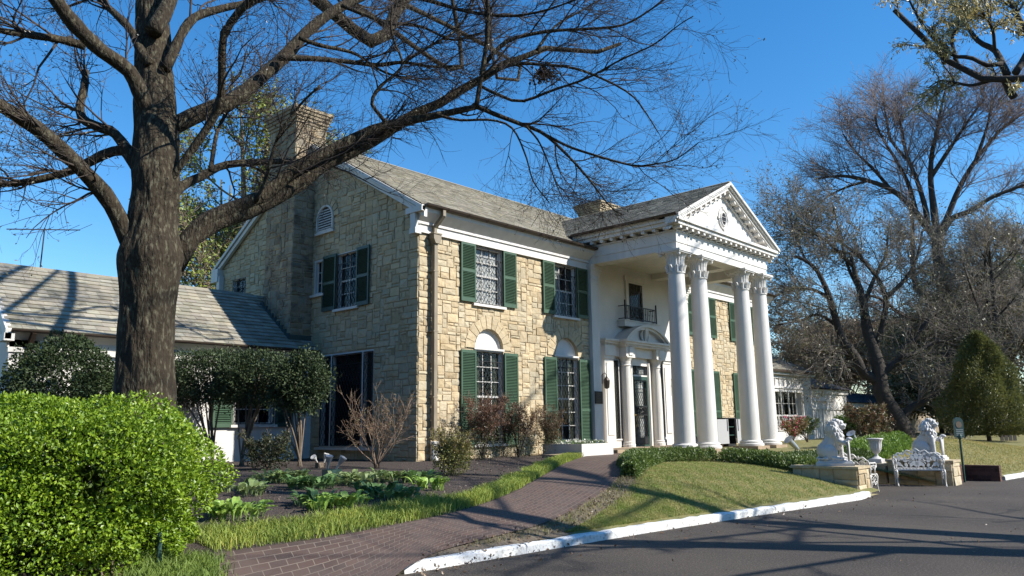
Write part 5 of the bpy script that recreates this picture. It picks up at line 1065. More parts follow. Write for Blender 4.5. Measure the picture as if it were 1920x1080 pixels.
for (bx_, by_, px, py, rw_, rh_, lab) in [(398, 872, 385, 707, 60, 46, 'clipped evergreen on bare stems directly right of the oak trunk'), (452, 874, 470, 709, 56, 46, 'middle clipped evergreen on many bare stems before the wing window'), (562, 876, 560, 716, 46, 50, 'clipped evergreen on bare stems beside the tall barred corner window')]:
    b = gp(bx_, by_); D = math.hypot(b[0] - CC[0], b[1] - CC[1]); c = atd(px, py, D); k = D / FPX
    t = thing('clipped_evergreen', lab, 'shrub', b, 0, 'clipped evergreens along the white wing')
    g = MB(); leaf_blob(g, c, (rw_ * k * 1.08, rw_ * k * .8, rh_ * k), 11000, .072, .036, (.06, .085, .035), (.03, .045, .02), r5, p=2.8, lump=.14, inner=.6, axes=AX, holes=2.2); leaf_blob(g, c, (rw_ * k * 1.12, rw_ * k * .84, rh_ * k * 1.06), 1500, .075, .036, (.09, .12, .045), (.05, .07, .03), r5, p=2.6, lump=.3, inner=.12, dirw=1.2, axes=AX); g.build('foliage', MLEAFG, t)
    g = MB(); S = []
    for i in range(9):
        e = c + AX.T @ np.array([r5.uniform(-.7, .7) * rw_ * k, r5.uniform(-.4, .4) * rw_ * k, r5.uniform(-.5, .5) * rh_ * k]); m = b * .55 + e * .45; m[:2] = b[:2] * .62 + e[:2] * .38 + r5.normal(size=2) * .05
        S.append(catmull(np.array([b + [r5.normal() * .04, r5.normal() * .04, -.05], b * .9 + m * .1 + [0, 0, .12], m, e]), 9))
    g.tubes(np.array(S), np.tile(np.linspace(.034, .012, 9), (9, 1)), 6); g.build('stem', MSTEM, t, True)
def shrub(name, label, b, h, w, seed, nst, leaf, L=.05, W=.022, c1=(.1, .1, .04), c2=(.08, .07, .03), zone=(.3, 1), stemm=None, group=None, thick=.010, lv=(6, 5), lean=.9, flower=None, low=None):
    r = np.random.default_rng(seed); b = np.array(b, float); t = thing(name, label, 'shrub', b, 0, group); S = []
    for i in range(nst):
        a = 6.28 * i / nst + r.uniform(-.4, .4); e = b + np.array([math.cos(a) * w * r.uniform(.25, 1) * lean, math.sin(a) * w * r.uniform(.25, .8) * lean, h * r.uniform(.55, 1)]); m = b * .5 + e * .5 + [0, 0, .05 * h] + r.normal(size=3) * .08 * w
        S.append(catmull(np.array([b + [r.normal() * .04, r.normal() * .04, -.05], b * .8 + m * .2 + [0, 0, .06], m, e]), 9))
    P = np.array(S); R = np.tile(np.linspace(thick * 1.5, thick * .45, 9), (nst, 1)); g = MB(); g.tubes(P, R, 6); q1, s1 = grow(P, R, lv[0], .35, 1, .25 * h, .5 * h, (.3, .8), .12, .16, 6, r, .0035, .6); g.tubes(q1, s1, 4); q2, s2 = grow(q1, s1, lv[1], .2, 1, .1 * h, .25 * h, (.3, .9), .1, .16, 4, r, .0028, .7); g.tubes(q2, s2, 3)
    g.build('stem', stemm or MSTEM, t, True); q = np.concatenate([q2.reshape(-1, 3), q1[:, 3:].reshape(-1, 3)]); z = (q[:, 2] - b[2]) / h; q = q[(z > zone[0]) & (z < zone[1])]
    if len(q) and leaf:
        q = q[r.integers(0, len(q), leaf)] + r.normal(size=(leaf, 3)) * .02; m = r.random((leaf, 1)); g = MB(); g.leaves(q, L * r.uniform(.6, 1.3, leaf), W * r.uniform(.6, 1.3, leaf), np.array([0, 0, .4]), np.array(c1) * m + np.array(c2) * (1 - m), rng=r)
        if low: n, (d1, d2), zz = low; u = r.normal(size=(n, 3)); u /= np.linalg.norm(u, axis=1, keepdims=True); p = b + u * [w * .8, w * .7, h * zz] * (r.random((n, 1)) ** .4) + [0, 0, h * zz]; m = r.random((n, 1)); g.leaves(p, L, W * 1.2, u, np.array(d1) * m + np.array(d2) * (1 - m), rng=r)
        g.build('leaves', MLEAF, t)
    if flower:
        n, fc = flower; q = q2[:, -1]; q = q[r.integers(0, len(q), n)]; g = MB(); g.leaves(np.repeat(q, 5, 0) + r.normal(size=(n * 5, 3)) * .03, .07, .05, None, np.array(fc) * r.uniform(.7, 1.2, (n * 5, 1)), rng=r); g.build('blossom', MLEAF, t)
    return t
RB = ((.22, .10, .06), (.15, .085, .05)); OG = ((.26, .25, .065), (.17, .17, .045))
MST2 = mat('pale_stem', (.24, .17, .115), .9, (.15, .10, .07), 8, 4, .5)
shrub('bare_azalea', 'wide bare branched azalea with few leaves before the tall corner window', gp(706, 880), 1.7, 1.2, 1, 17, 900, c1=(.20, .17, .06), c2=(.22, .10, .06), L=.055, zone=(.3, 1.), thick=.010, stemm=MST2, lv=(6, 4))
shrub('low_shrub', 'low dark leafy shrub under the white wing window between stems', gp(503, 882), .85, .75, 2, 12, 2600, c1=(.09, .10, .04), c2=(.045, .055, .022), L=.06, W=.03, low=(1400, ((.05, .06, .025), (.03, .04, .016)), .42))
shrub('leafy_azalea', 'dense olive and yellow green azalea right of the downspout', gp(848, 893), .98, .55, 3, 14, 2600, c1=OG[0], c2=(.28, .20, .07), low=(2200, OG, .4))
shrub('red_brown_azalea', 'tall red brown leaved azalea before the first arched window', onY(905, 838, -.75) * [1, 1, 0] + [0, 0, .64], 1.75, .78, 4, 15, 6000, c1=RB[0], c2=RB[1], zone=(.3, 1.), low=(1500, ((.10, .11, .035), (.07, .075, .03)), .35))
shrub('red_brown_azalea', 'dark stemmed sparse azalea against the stone between the arched windows', onY(972, 838, -.6) * [1, 1, 0] + [0, 0, .64], 1.75, .75, 5, 12, 4200, c1=RB[0], c2=(.12, .10, .04), zone=(.35, 1.), stemm=MBARKD, low=(500, ((.13, .14, .045), (.09, .09, .03)), .22))
shrub('red_brown_azalea', 'sparse reddish azalea in front of the second arched window', onY(1032, 838, -.7) * [1, 1, 0] + [0, 0, .64], 1.6, .55, 6, 11, 3200, c1=RB[0], c2=(.11, .11, .04), zone=(.3, 1.), low=(900, ((.11, .12, .04), (.12, .10, .05)), .3))
# hostas in the mulch bed: each clump a thing
def hosta(seed, n, L, W, c1, c2, sp):
    r = np.random.default_rng(seed); g = MB(); a = r.uniform(0, 6.28, n); rad = sp * np.sqrt(r.random(n)); x, y = rad * np.cos(a), rad * np.sin(a)
    for i in range(n):
        d = np.array([math.cos(a[i] + r.normal() * .5), math.sin(a[i] + r.normal() * .5), 0]); o = np.array([x[i], y[i], -.01]); s = np.array([-d[1], d[0], 0]); l = L * r.uniform(.7, 1.2); w_ = W * r.uniform(.7, 1.2); up = r.uniform(1.1, 1.9); ln = np.linspace(0, 1, 6)
        mid = o + d * l * (ln * ln * .6)[:, None] + np.array([0, 0, 1.]) * l * (up * ln - .55 * up * ln ** 2.4)[:, None]; wd = w_ * np.array([.08, .2, .85, 1., .62, .02]); v = np.concatenate([mid + s * wd[:, None] + [0, 0, .25 * w_], mid, mid - s * wd[:, None] + [0, 0, .25 * w_]])
        m = r.random(); c = np.array(c1) * m + np.array(c2) * (1 - m); f = [[k, k + 1, k + 7, k + 6] for k in range(5)] + [[k + 6, k + 7, k + 13, k + 12] for k in range(5)]; g.add(v, f, 0, c)
    return g
YG = ((.26, .36, .07), (.16, .27, .05)); MG = ((.12, .20, .06), (.07, .13, .045)); VG = ((.24, .28, .12), (.12, .18, .05))
for i, (px, py, n, s, pal, lab) in enumerate([(443, 974, 34, .30, YG, 'large lime green hosta clump beside the big hedge'), (437, 925, 12, .16, VG, 'thin upright hosta shoots close to the hedge edge'), (470, 931, 16, .2, VG, 'short variegated hosta shoots nearest the hedge but one'), (513, 905, 26, .28, VG, 'pale edged hosta clump leftmost in the back row'), (548, 907, 26, .26, VG, 'pale edged hosta clump in back row left of the lamps'),
        (572, 917, 26, .28, MG, 'darker hosta clump just below the pale back row left of lamps'), (600, 919, 20, .2, MG, 'upright hosta clump directly below the floodlight box'), (648, 911, 22, .24, VG, 'pale tipped hosta clump just right of the floodlight box'), (682, 911, 24, .26, VG, 'pale tipped hosta clump below the bare azalea'), (713, 903, 16, .2, VG, 'small hosta clump under the bare azalea right side'),
        (748, 905, 22, .26, VG, 'pale tipped hosta clump in back row below the downspout'), (785, 907, 20, .25, MG, 'dark green hosta clump right end of back row'), (806, 920, 22, .24, YG, 'bright hosta clump under the leafy olive azalea'), (590, 951, 26, .26, MG, 'dark hosta clump in the front row next to shade'), (602, 961, 12, .16, YG, 'small bright hosta tucked before the dark front clump'), (648, 955, 24, .26, YG, 'bright hosta clump in front row at grass border'), (705, 930, 24, .28, MG, 'deep green shaded hosta clump left of two at grass border'), (738, 940, 26, .32, MG, 'deep green shaded hosta clump right of two at grass border')]):
    p = gp(px, py); o = hosta(100 + i, int(n * 2.2), .25, .05, np.array(pal[0]) * 1.3, np.array(pal[1]) * 1.3, s * 1.16); mm = o.build('hosta', MLEAF, None); mm.location = p; tag(mm, lab, 'plant', 'hosta clumps in the mulch bed')
# grass border and lawn blades (uncountable)
def noise_col(x, y, a, b, s, r): k = np.clip(.5 + .5 * sn(x, y, s) + r.normal(size=len(x)) * .22, 0, 1)[:, None]; return np.array(a) * k + np.array(b) * (1 - k)
n = 30000; x = r5.uniform(-9.6, 5.6, n); wdt = .54 + .12 * sn(x, x * 0, 1.5) + np.where(x < -5.5, .25, 0); y = yL(x) + .04 + r5.random(n) ** .8 * wdt; k = yL(x) < -2; x, y = x[k], y[k]; z = tz(x, y) + .0
g = MB(); g.blades(np.stack([x, y, z], 1), r5.uniform(.05, .21, len(x)), r5.uniform(.003, .007, len(x)), .75, noise_col(x, y, (.30, .36, .06), (.18, .25, .045), 1.7, r5) * np.where(r5.random((len(x), 1)) < .12, [1.5, 1.15, 1.3], 1.), rng=r5)
n = 2600; px = np.array([gp(a, b) for a, b in zip(r5.uniform(250, 400, 400), r5.uniform(1055, 1110, 400))]); q = px[r5.integers(0, 400, n)] + r5.normal(size=(n, 3)) * [.08, .08, 0]; q = q[(q[:, 1] < yL(q[:, 0]) - .0) | (q[:, 0] < LW[0, 0] - .05)]; g.blades(q, r5.uniform(.08, .2, len(q)), .006, .6, noise_col(q[:, 0], q[:, 1], (.20, .27, .05), (.13, .2, .04), 2, r5), rng=r5)
o = g.build('grass_border', MBLADE, None); tag(o, 'ragged bright green border grass along the left side of the brick path', 'grass', None, 'stuff')
n = 95000; x = r5.uniform(-7.9, 5.0, n); f = r5.random(n); ylo = yk(x) + .2; yhi = np.where(x > 4.6, -4.6, np.minimum(yR(x) - .38, -5.35 - .0 * x)); y = ylo + f * (yhi - ylo); k = (yhi > ylo) & ((x < 4.0) | (y > -8.4)); x, y = x[k], y[k]
c = noise_col(x, y, (.19, .26, .05), (.38, .34, .125), 3.1, r5); g = MB(); g.blades(np.stack([x, y, tz(x, y) - .005], 1), r5.uniform(.02, .055, len(x)), r5.uniform(.0025, .005, len(x)), .9, c, rng=r5)
n = 5000; x = r5.uniform(-8, 5.6, n); y = yR(x) - .05 - r5.random(n) ** 1.3 * .5; k = y > yk(x) + .2; x, y = x[k], y[k]; g.blades(np.stack([x, y, tz(x, y)], 1), r5.uniform(.03, .12, len(x)), .004, .9, noise_col(x, y, (.18, .2, .05), (.30, .24, .13), 2, r5), rng=r5)
n = 40000; x = r5.uniform(8, 22, n); y = yk(x) + .15 + r5.random(n) * 5.5; k = ~((x > 8.6) & (x < 10.6) & (y < -10.3)); x, y = x[k], y[k]; g.blades(np.stack([x, y, tz(x, y)], 1), r5.uniform(.03, .06, len(x)), .006, .8, noise_col(x, y, (.26, .26, .07), (.50, .40, .15), .8, r5), rng=r5)
o = g.build('lawn_grass', MBLADE, None); tag(o, 'mown half green half straw coloured lawn grass before the portico', 'grass', None, 'stuff')
n = 1500; x = r5.uniform(-9, 6, n); y = yL(x) + r5.uniform(.4, 3.6, n); g = MB(); g.leaves(np.stack([x, y, tz(x, y) + .03], 1), .05, .025, None, np.array([.16, .12, .085]) * r5.uniform(.4, 1.3, (n, 1)), rng=r5); n = 700; x = r5.uniform(-8, 5.5, n); y = yR(x) - r5.random(n) * .45 + .05; g.leaves(np.stack([x, y, np.maximum(tz(x, y), 0) + .035], 1), .05, .03, None, np.array([.22, .15, .09]) * r5.uniform(.5, 1.3, (n, 1)), rng=r5); n = 170; x = r5.uniform(-7.5, 4, n); y = yk(x) - r5.random(n) ** 2.2 * .9 - .03; g.leaves(np.stack([x, y, 0 * x + .012], 1), r5.uniform(.03, .08, n), .035, np.array([0, 0, -.2]), np.array([.15, .095, .055]) * r5.uniform(.5, 1.3, (n, 1)), rng=r5); n = 90; x = r5.uniform(-9, 8, n); y = r5.uniform(-15, -10.5, n); g.leaves(np.stack([x, y, 0 * x + .012], 1), r5.uniform(.02, .06, n), .03, np.array([0, 0, -.2]), np.array([.16, .11, .07]) * r5.uniform(.5, 1.3, (n, 1)), rng=r5); o = g.build('leaf_litter', MLEAF, None); tag(o, 'scattered brown chips and dead leaves on bed, kerb edge and drive', 'leaf litter', None, 'stuff')
# low hedge in front of the portico, and ground cover behind the lions
def low_hedge(name, label, line, depth, h, n, L, c1, c2, seed, cat='hedge'):
    r = np.random.default_rng(seed); P = resamp(np.array(line, float), 60); T = np.gradient(P[:, :2], axis=0); N = np.stack([-T[:, 1], T[:, 0]], 1); N /= np.linalg.norm(N, axis=1, keepdims=True); N[N[:, 1] < 0] *= -1 if False else 1
    i = r.integers(0, 59, n); f = r.random(n)[:, None]; p = P[i, :2] * (1 - f) + P[i + 1, :2] * f; d = np.interp(np.arange(60) / 59, np.linspace(0, 1, len(depth)), depth)[i]; v = r.random(n); p = p + N[i] * (v * d)[:, None]
    top = h * (1 - .75 * (2 * np.abs(v - .5)) ** 4) * (1 + .16 * sn(p[:, 0], p[:, 1], 5)); z = tz(p[:, 0], p[:, 1]) + top * (1 - r.random(n) ** 2.2 * .85); m = r.random((n, 1)); b = P[0].copy(); t = thing(name, label, cat, (b[0], b[1], float(tz(b[0], b[1])))); g = MB()
    g.leaves(np.stack([p[:, 0], p[:, 1], z], 1), L * r.uniform(.6, 1.3, n), L * .42, np.array([0, 0, .55]), np.array(c1) * m + np.array(c2) * (1 - m), rng=r); g.build('foliage', MLEAF, t)
    g = MB(); k = 160; i = r.integers(0, n, k); a = np.stack([p[i, 0], p[i, 1], z[i] - .02], 1); e = a.copy(); e[:, 2] = tz(a[:, 0], a[:, 1]) - .02; g.tubes(np.stack([e, a], 1), np.full((k, 2), .006), 4); g.build('stem', MSTEM, t)
    return t
fl = [gp(a, b) for a, b in [(1196, 899), (1215, 880), (1246, 867), (1290, 866), (1340, 866), (1390, 870), (1440, 876), (1490, 886), (1512, 892)]]
low_hedge('low_hedge', 'low clipped leafy green hedge along the front of the portico', fl, (.3, .45, .8, 1., 1.1, 1.2, 1.2, 1.1), .30, 42000, .075, (.17, .23, .045), (.075, .12, .03), 71)
fl = [(9.6, -8.6, 0), (11, -8.7, 0), (13, -8.5, 0), (15, -8., 0)]
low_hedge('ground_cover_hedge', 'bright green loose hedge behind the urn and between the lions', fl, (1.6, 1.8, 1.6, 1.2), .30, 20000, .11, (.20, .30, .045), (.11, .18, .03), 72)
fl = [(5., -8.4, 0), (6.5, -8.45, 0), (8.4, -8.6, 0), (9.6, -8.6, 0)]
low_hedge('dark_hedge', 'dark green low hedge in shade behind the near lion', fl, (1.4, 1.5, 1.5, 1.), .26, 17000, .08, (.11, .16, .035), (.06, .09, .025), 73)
shrub('pink_azalea', 'azalea with bright pink blossoms right of the last column', onY(1487, 838, -2.2) * [1, 1, 0] + [0, 0, .68], 1.1, .95, 81, 14, 1800, c1=(.30, .16, .08), c2=(.17, .16, .05), L=.09, W=.045, flower=(46, (.62, .05, .16)))
shrub('green_shrub', 'dark green pointed leaf shrub just right of the pink azalea', onY(1514, 838, -1.6) * [1, 1, 0] + [0, 0, .68], 1.15, .7, 82, 13, 2200, c1=(.06, .10, .03), c2=(.10, .14, .035), L=.11, W=.045, zone=(.1, 1))
shrub('green_shrub', 'bright green shrub behind the near lion head', atd(1592, 835, 30) * [1, 1, 0] + [0, 0, .68], 1.1, .7, 83, 12, 2600, c1=(.14, .22, .04), c2=(.08, .14, .03), L=.12, W=.06, zone=(.05, 1))
shrub('red_tipped_shrub', 'shrub with red new leaf tips between the two lions', atd(1636, 835, 29) * [1, 1, 0] + [0, 0, .68], 1.45, 1.0, 84, 15, 3000, c1=(.20, .09, .05), c2=(.12, .13, .05), L=.12, W=.05, zone=(.15, 1))
#@@
# ------------------------------------------------------------------ garden objects
def stone_block(x0, x1, y0_, y1_, z0, z1, seed, cell=.1, faces='lfr'):
    g = MB(); g.box(x0, x1, y0_, y1_, z0, z1 - .02, 0)
    if 'l' in faces: ashlar(g, (x0, 0, 0), EY, EZ, (-1, 0, 0), y0_, y1_, z0, z1 - .05, [], seed, cell)
    if 'f' in faces: ashlar(g, (0, y0_, 0), EX, EZ, (0, -1, 0), x0, x1, z0, z1 - .05, [], seed + 1, cell)
    if 'r' in faces: ashlar(g, (x1, 0, 0), EY, EZ, (1, 0, 0), y0_, y1_, z0, z1 - .05, [], seed + 2, cell)
    g.box(x0 - .04, x1 + .04, y0_ - .04, y1_ + .04, z1 - .055, z1, 1, (.95, .95, .95)); return g
def brick_block(g, x0, x1, y0_, y1_, z0, z1, seed):
    r = random.Random(seed); n = int((z1 - z0) / .072); h = (z1 - z0) / n; g.box(x0 + .012, x1 - .012, y0_ + .012, y1_ - .012, z0, z1 - .012, 0, (1.3, 1.5, 1.5))
    for j in range(n):
        for (a0, a1, ax) in ((x0, x1, 0), (y0_, y1_, 1)):
            a = a0 - (.11 if j % 2 else 0)
            while a < a1 - .02:
                b = min(a + .215, a1); s = max(a, a0); v = r.uniform(.65, 1.25); q = .005
                if b - s > .03:
                    if ax == 0: g.box(s + q, b - q, y0_, y0_ + .03, z0 + j * h + q, z0 + (j + 1) * h - q, 0, (v, v, v)); g.box(s + q, b - q, y0_ + .031, y1_, z0 + j * h + q, z0 + (j + 1) * h - q, 0, (v, v, v)) if j == n - 1 else None
                    else: g.box(x0 - .0015, x0 + .03, s + q, b - q, z0 + j * h + q, z0 + (j + 1) * h - q, 0, (v, v, v)); g.box(x1 - .03, x1 + .0015, s + q, b - q, z0 + j * h + q, z0 + (j + 1) * h - q, 0, (v, v, v))
                a += .215
def fuse(parts, voxel, smooth_it=2):
    """joins balls into ONE continuous sculpted surface (voxel remesh), returns vertices and faces"""
    g = MB()
    for p in parts: p(g)
    V = np.vstack(g.V); me = bpy.data.meshes.new('tmp'); F = [list(r) for a, _, _ in g.F for r in a]; me.from_pydata(V.tolist(), [], F); me.update()
    o = bpy.data.objects.new('tmp', me); COL.objects.link(o); m = o.modifiers.new('r', 'REMESH'); m.mode = 'VOXEL'; m.voxel_size = voxel; s = o.modifiers.new('s', 'SMOOTH'); s.iterations = smooth_it; s.factor = .5
    dg = bpy.context.evaluated_depsgraph_get(); ev = o.evaluated_get(dg).to_mesh(); V = np.zeros(len(ev.vertices) * 3); ev.vertices.foreach_get('co', V); F = [list(p.vertices) for p in ev.polygons]; V = V.reshape(-1, 3).copy(); o.to_mesh_clear(); bpy.data.objects.remove(o); bpy.data.meshes.remove(me); return V, F
def rotm(axis, a): return np.array(Matrix.Rotation(a, 3, axis))
def lion(label, loc, rz, mirror):
    """seated lion, one fore paw raised on a shield; local +x is the way it faces"""
    r = np.random.default_rng(5); P = []; B = lambda c, rr, rot=None, n=14: P.append(lambda g: g.ball(np.array(c) * [1, mirror, 1], rr, n=n, rot=rot))
    def cap_(a, b, r0, r1, k=6):
        for t_ in np.linspace(0, 1, k): B(np.array(a) * (1 - t_) + np.array(b) * t_, r0 * (1 - t_) + r1 * t_, n=10)
    z0 = .13
    B((-.20, 0, z0 + .24), (.22, .19, .24)); B((-.10, .15, z0 + .20), (.21, .09, .21)); B((-.10, -.15, z0 + .20), (.21, .09, .21))
    cap_((-.2, 0, z0 + .30), (.08, 0, z0 + .62), .18, .19, 8); B((.12, 0, z0 + .52), (.14, .17, .25)); B((.02, 0, z0 + .72), (.17, .18, .18))
    for s in (-1, 1): cap_((-.02, .19 * s, z0 + .06), (.14, .19 * s, z0 + .04), .065, .055, 5); B((.17, .19 * s, z0 + .04), (.075, .06, .045))
    cap_((.16, -.11, z0 + .50), (.20, -.11, z0 + .08), .085, .055, 8); B((.25, -.11, z0 + .045), (.085, .06, .05))
    for k in (-1, 0, 1): B((.32, -.11 + .035 * k, z0 + .035), (.035, .02, .03), n=8)
    cap_((.14, .12, z0 + .52), (.30, .17, z0 + .44), .085, .06, 6); cap_((.30, .17, z0 + .44), (.37, .18, z0 + .53), .058, .052, 4); B((.40, .18, z0 + .55), (.075, .06, .055))
    for k in (-1, 0, 1): B((.455, .18 + .036 * k, z0 + .545), (.035, .02, .034), n=8)
    # head
    h = np.array([.14, 0, z0 + .93]); B(h, (.135, .115, .135)); B(h + [.10, 0, -.03], (.10, .075, .07)); B(h + [.155, 0, -.045], (.06, .062, .05)); B(h + [.12, 0, -.105], (.075, .055, .035)); B(h + [.20, 0, -.005], (.03, .034, .022)); B(h + [.08, 0, .06], (.08, .09, .05))
    for s in (-1, 1): B(h + [.105, .06 * s, .035], (.04, .035, .022)); B(h + [.16, .045 * s, -.05], (.05, .035, .04)); B(h + [-.01, .12 * s, .10], (.03, .035, .045)); B(h + [.075, .075 * s, -.02], (.05, .03, .04))
    # mane: overlapping locks over neck, shoulders and chest
    for ring_, (cx, cz, rx, ry, n, sz) in enumerate([(.05, .95, .11, .17, 13, .05), (.02, .86, .15, .21, 15, .06), (.03, .76, .18, .22, 15, .062), (.06, .66, .18, .20, 14, .06), (.09, .56, .16, .17, 12, .055)]):
        for i in range(n):
            a = 2 * math.pi * (i + .5 * (ring_ % 2)) / n
            if ring_ == 0 and abs((a + math.pi) % (2 * math.pi) - math.pi) < .75: continue
            c = np.array([cx + rx * math.cos(a), ry * math.sin(a), z0 + cz + r.normal() * .012]); B(c, (sz * .62, sz * .62, sz * 1.5), rotm('Z', a) @ rotm('Y', -.35 + r.normal() * .25), n=8)
    for i in range(9): a = math.pi * (i / 8 - .5) * 1.25 + math.pi; B((.13 + .085 * math.cos(a), .10 * math.sin(a), z0 + 1.0), (.05, .045, .075), n=8)
    B((.09, 0, z0 + 1.02), (.09, .085, .06))
    cap_((-.38, 0, z0 + .06), (-.40, .16, z0 + .05), .045, .035, 4); cap_((-.40, .16, z0 + .05), (-.26, .26, z0 + .04), .035, .03, 4); B((-.2, .27, z0 + .05), (.07, .045, .045))
    B((0, 0, z0 - .005), (.38, .27, .04)); V, F = fuse(P, .0115, 1); V = V * .87
    t = thing('lion_statue', label, 'statue', loc, rz, 'white seated lion statues on stone piers'); g = MB(); g.add(V, F); g.build('body', MPLASTER, t, True, local=True)
    g = MB(); th = np.linspace(-1, 1, 9); sh = [(.355 + .045 * math.cos(a * 1.3), mirror * (.18 + .13 * a)) for a in th]; rows = []
    for z, k in ((z0 + .50, 1.), (z0 + .36, 1.), (z0 + .2, .72), (z0 + .08, .4), (z0 + .0, .1)): rows.append([(x, mirror * .18 + (y - mirror * .18) * k, z) for x, y in sh])
    A_ = np.array(rows) * .87; grid(g, A_); grid(g, (A_ - [.035, 0, 0])[:, ::-1]); g.tube([tuple(p) for p in A_[:, 0]] + [tuple(p) for p in A_[::-1, -1]], .015, 5); g.tube([tuple(p) for p in A_[0]], .015, 5); g.build('shield', MPLASTER, t, True, local=True)
    g = MB(); g.box(-.39, .42, -.25, .25, 0, .06); g.prism([(-.37, -.23, .0601), (.40, -.23, .0601), (.37, -.21, .113), (-.35, -.21, .113)], (0, .44, 0)); g.build('plinth', MPLASTER, t, local=True); return t
t = thing('stone_pier', 'buff stone pier under the near lion at the end of the white kerb', 'pier', (4.5, -9.2, 0)); stone_block(4.14, 4.84, -9.9, -8.45, -.02, .62, 201).build('stonework', [MMORT, MS], t)
t = thing('stone_pier', 'buff stone pier under the far lion behind the white bench', 'pier', (8.3, -10.1, 0)); stone_block(8.12, 8.76, -10.82, -9.3, -.02, .61, 211).build('stonework', [MMORT, MS], t)
t = thing('stone_pier', 'low stone pier carrying the white urn between the lions', 'pier', (8.4, -8.9, 0)); stone_block(8.15, 8.7, -9.25, -8.65, -.02, .50, 221).build('stonework', [MMORT, MS], t)
t = thing('garden_wall', 'low stone wall closing the paved recess behind the benches', 'wall', (6.4, -8.5, 0)); stone_block(4.86, 8.14, -8.55, -8.3, -.02, .40, 231, faces='f').build('stonework', [MMORT, MS], t)
lion('near white lion statue in profile on the stone pier by the kerb', (4.47, -9.30, .62), math.radians(-70), -1)
lion('far white lion statue above the ornate bench, paw on shield', (8.42, -10.22, .61), math.radians(-88), 1)
# urn
ub = np.array([8.42, -8.95, .50]); t = thing('garden_urn', 'white fluted urn on the low pier between the lions', 'urn', ub)
g = MB(); g.box(ub[0] - .17, ub[0] + .17, ub[1] - .17, ub[1] + .17, ub[2], ub[2] + .06); g.prism([(ub[0] - .16, ub[1] - .16, .561), (ub[0] + .16, ub[1] - .16, .561), (ub[0] + .16, ub[1] + .16, .561), (ub[0] - .16, ub[1] + .16, .561)], (0, 0, .05)); g.lathe([(.15, .11), (.10, .15), (.06, .17)], ub, 20); g.build('foot', MPLASTER, t)
g = MB(); th = np.linspace(0, 2 * np.pi, 65); rows = []
for z, rr, fl_ in ((.16, .06, 0), (.22, .04, 0), (.25, .06, 0), (.27, .09, .03), (.36, .13, .06), (.46, .145, .07), (.54, .15, .07), (.60, .18, .03), (.63, .205, 0), (.65, .20, 0), (.62, .17, 0), (.5, .12, 0), (.4, .03, 0)): rows.append([(ub[0] + rr * (1 + fl_ * math.cos(14 * a)) * math.cos(a), ub[1] + rr * (1 + fl_ * math.cos(14 * a)) * math.sin(a), ub[2] + z) for a in th])
grid(g, np.array(rows)); g.build('bowl', MPLASTER, t, True)
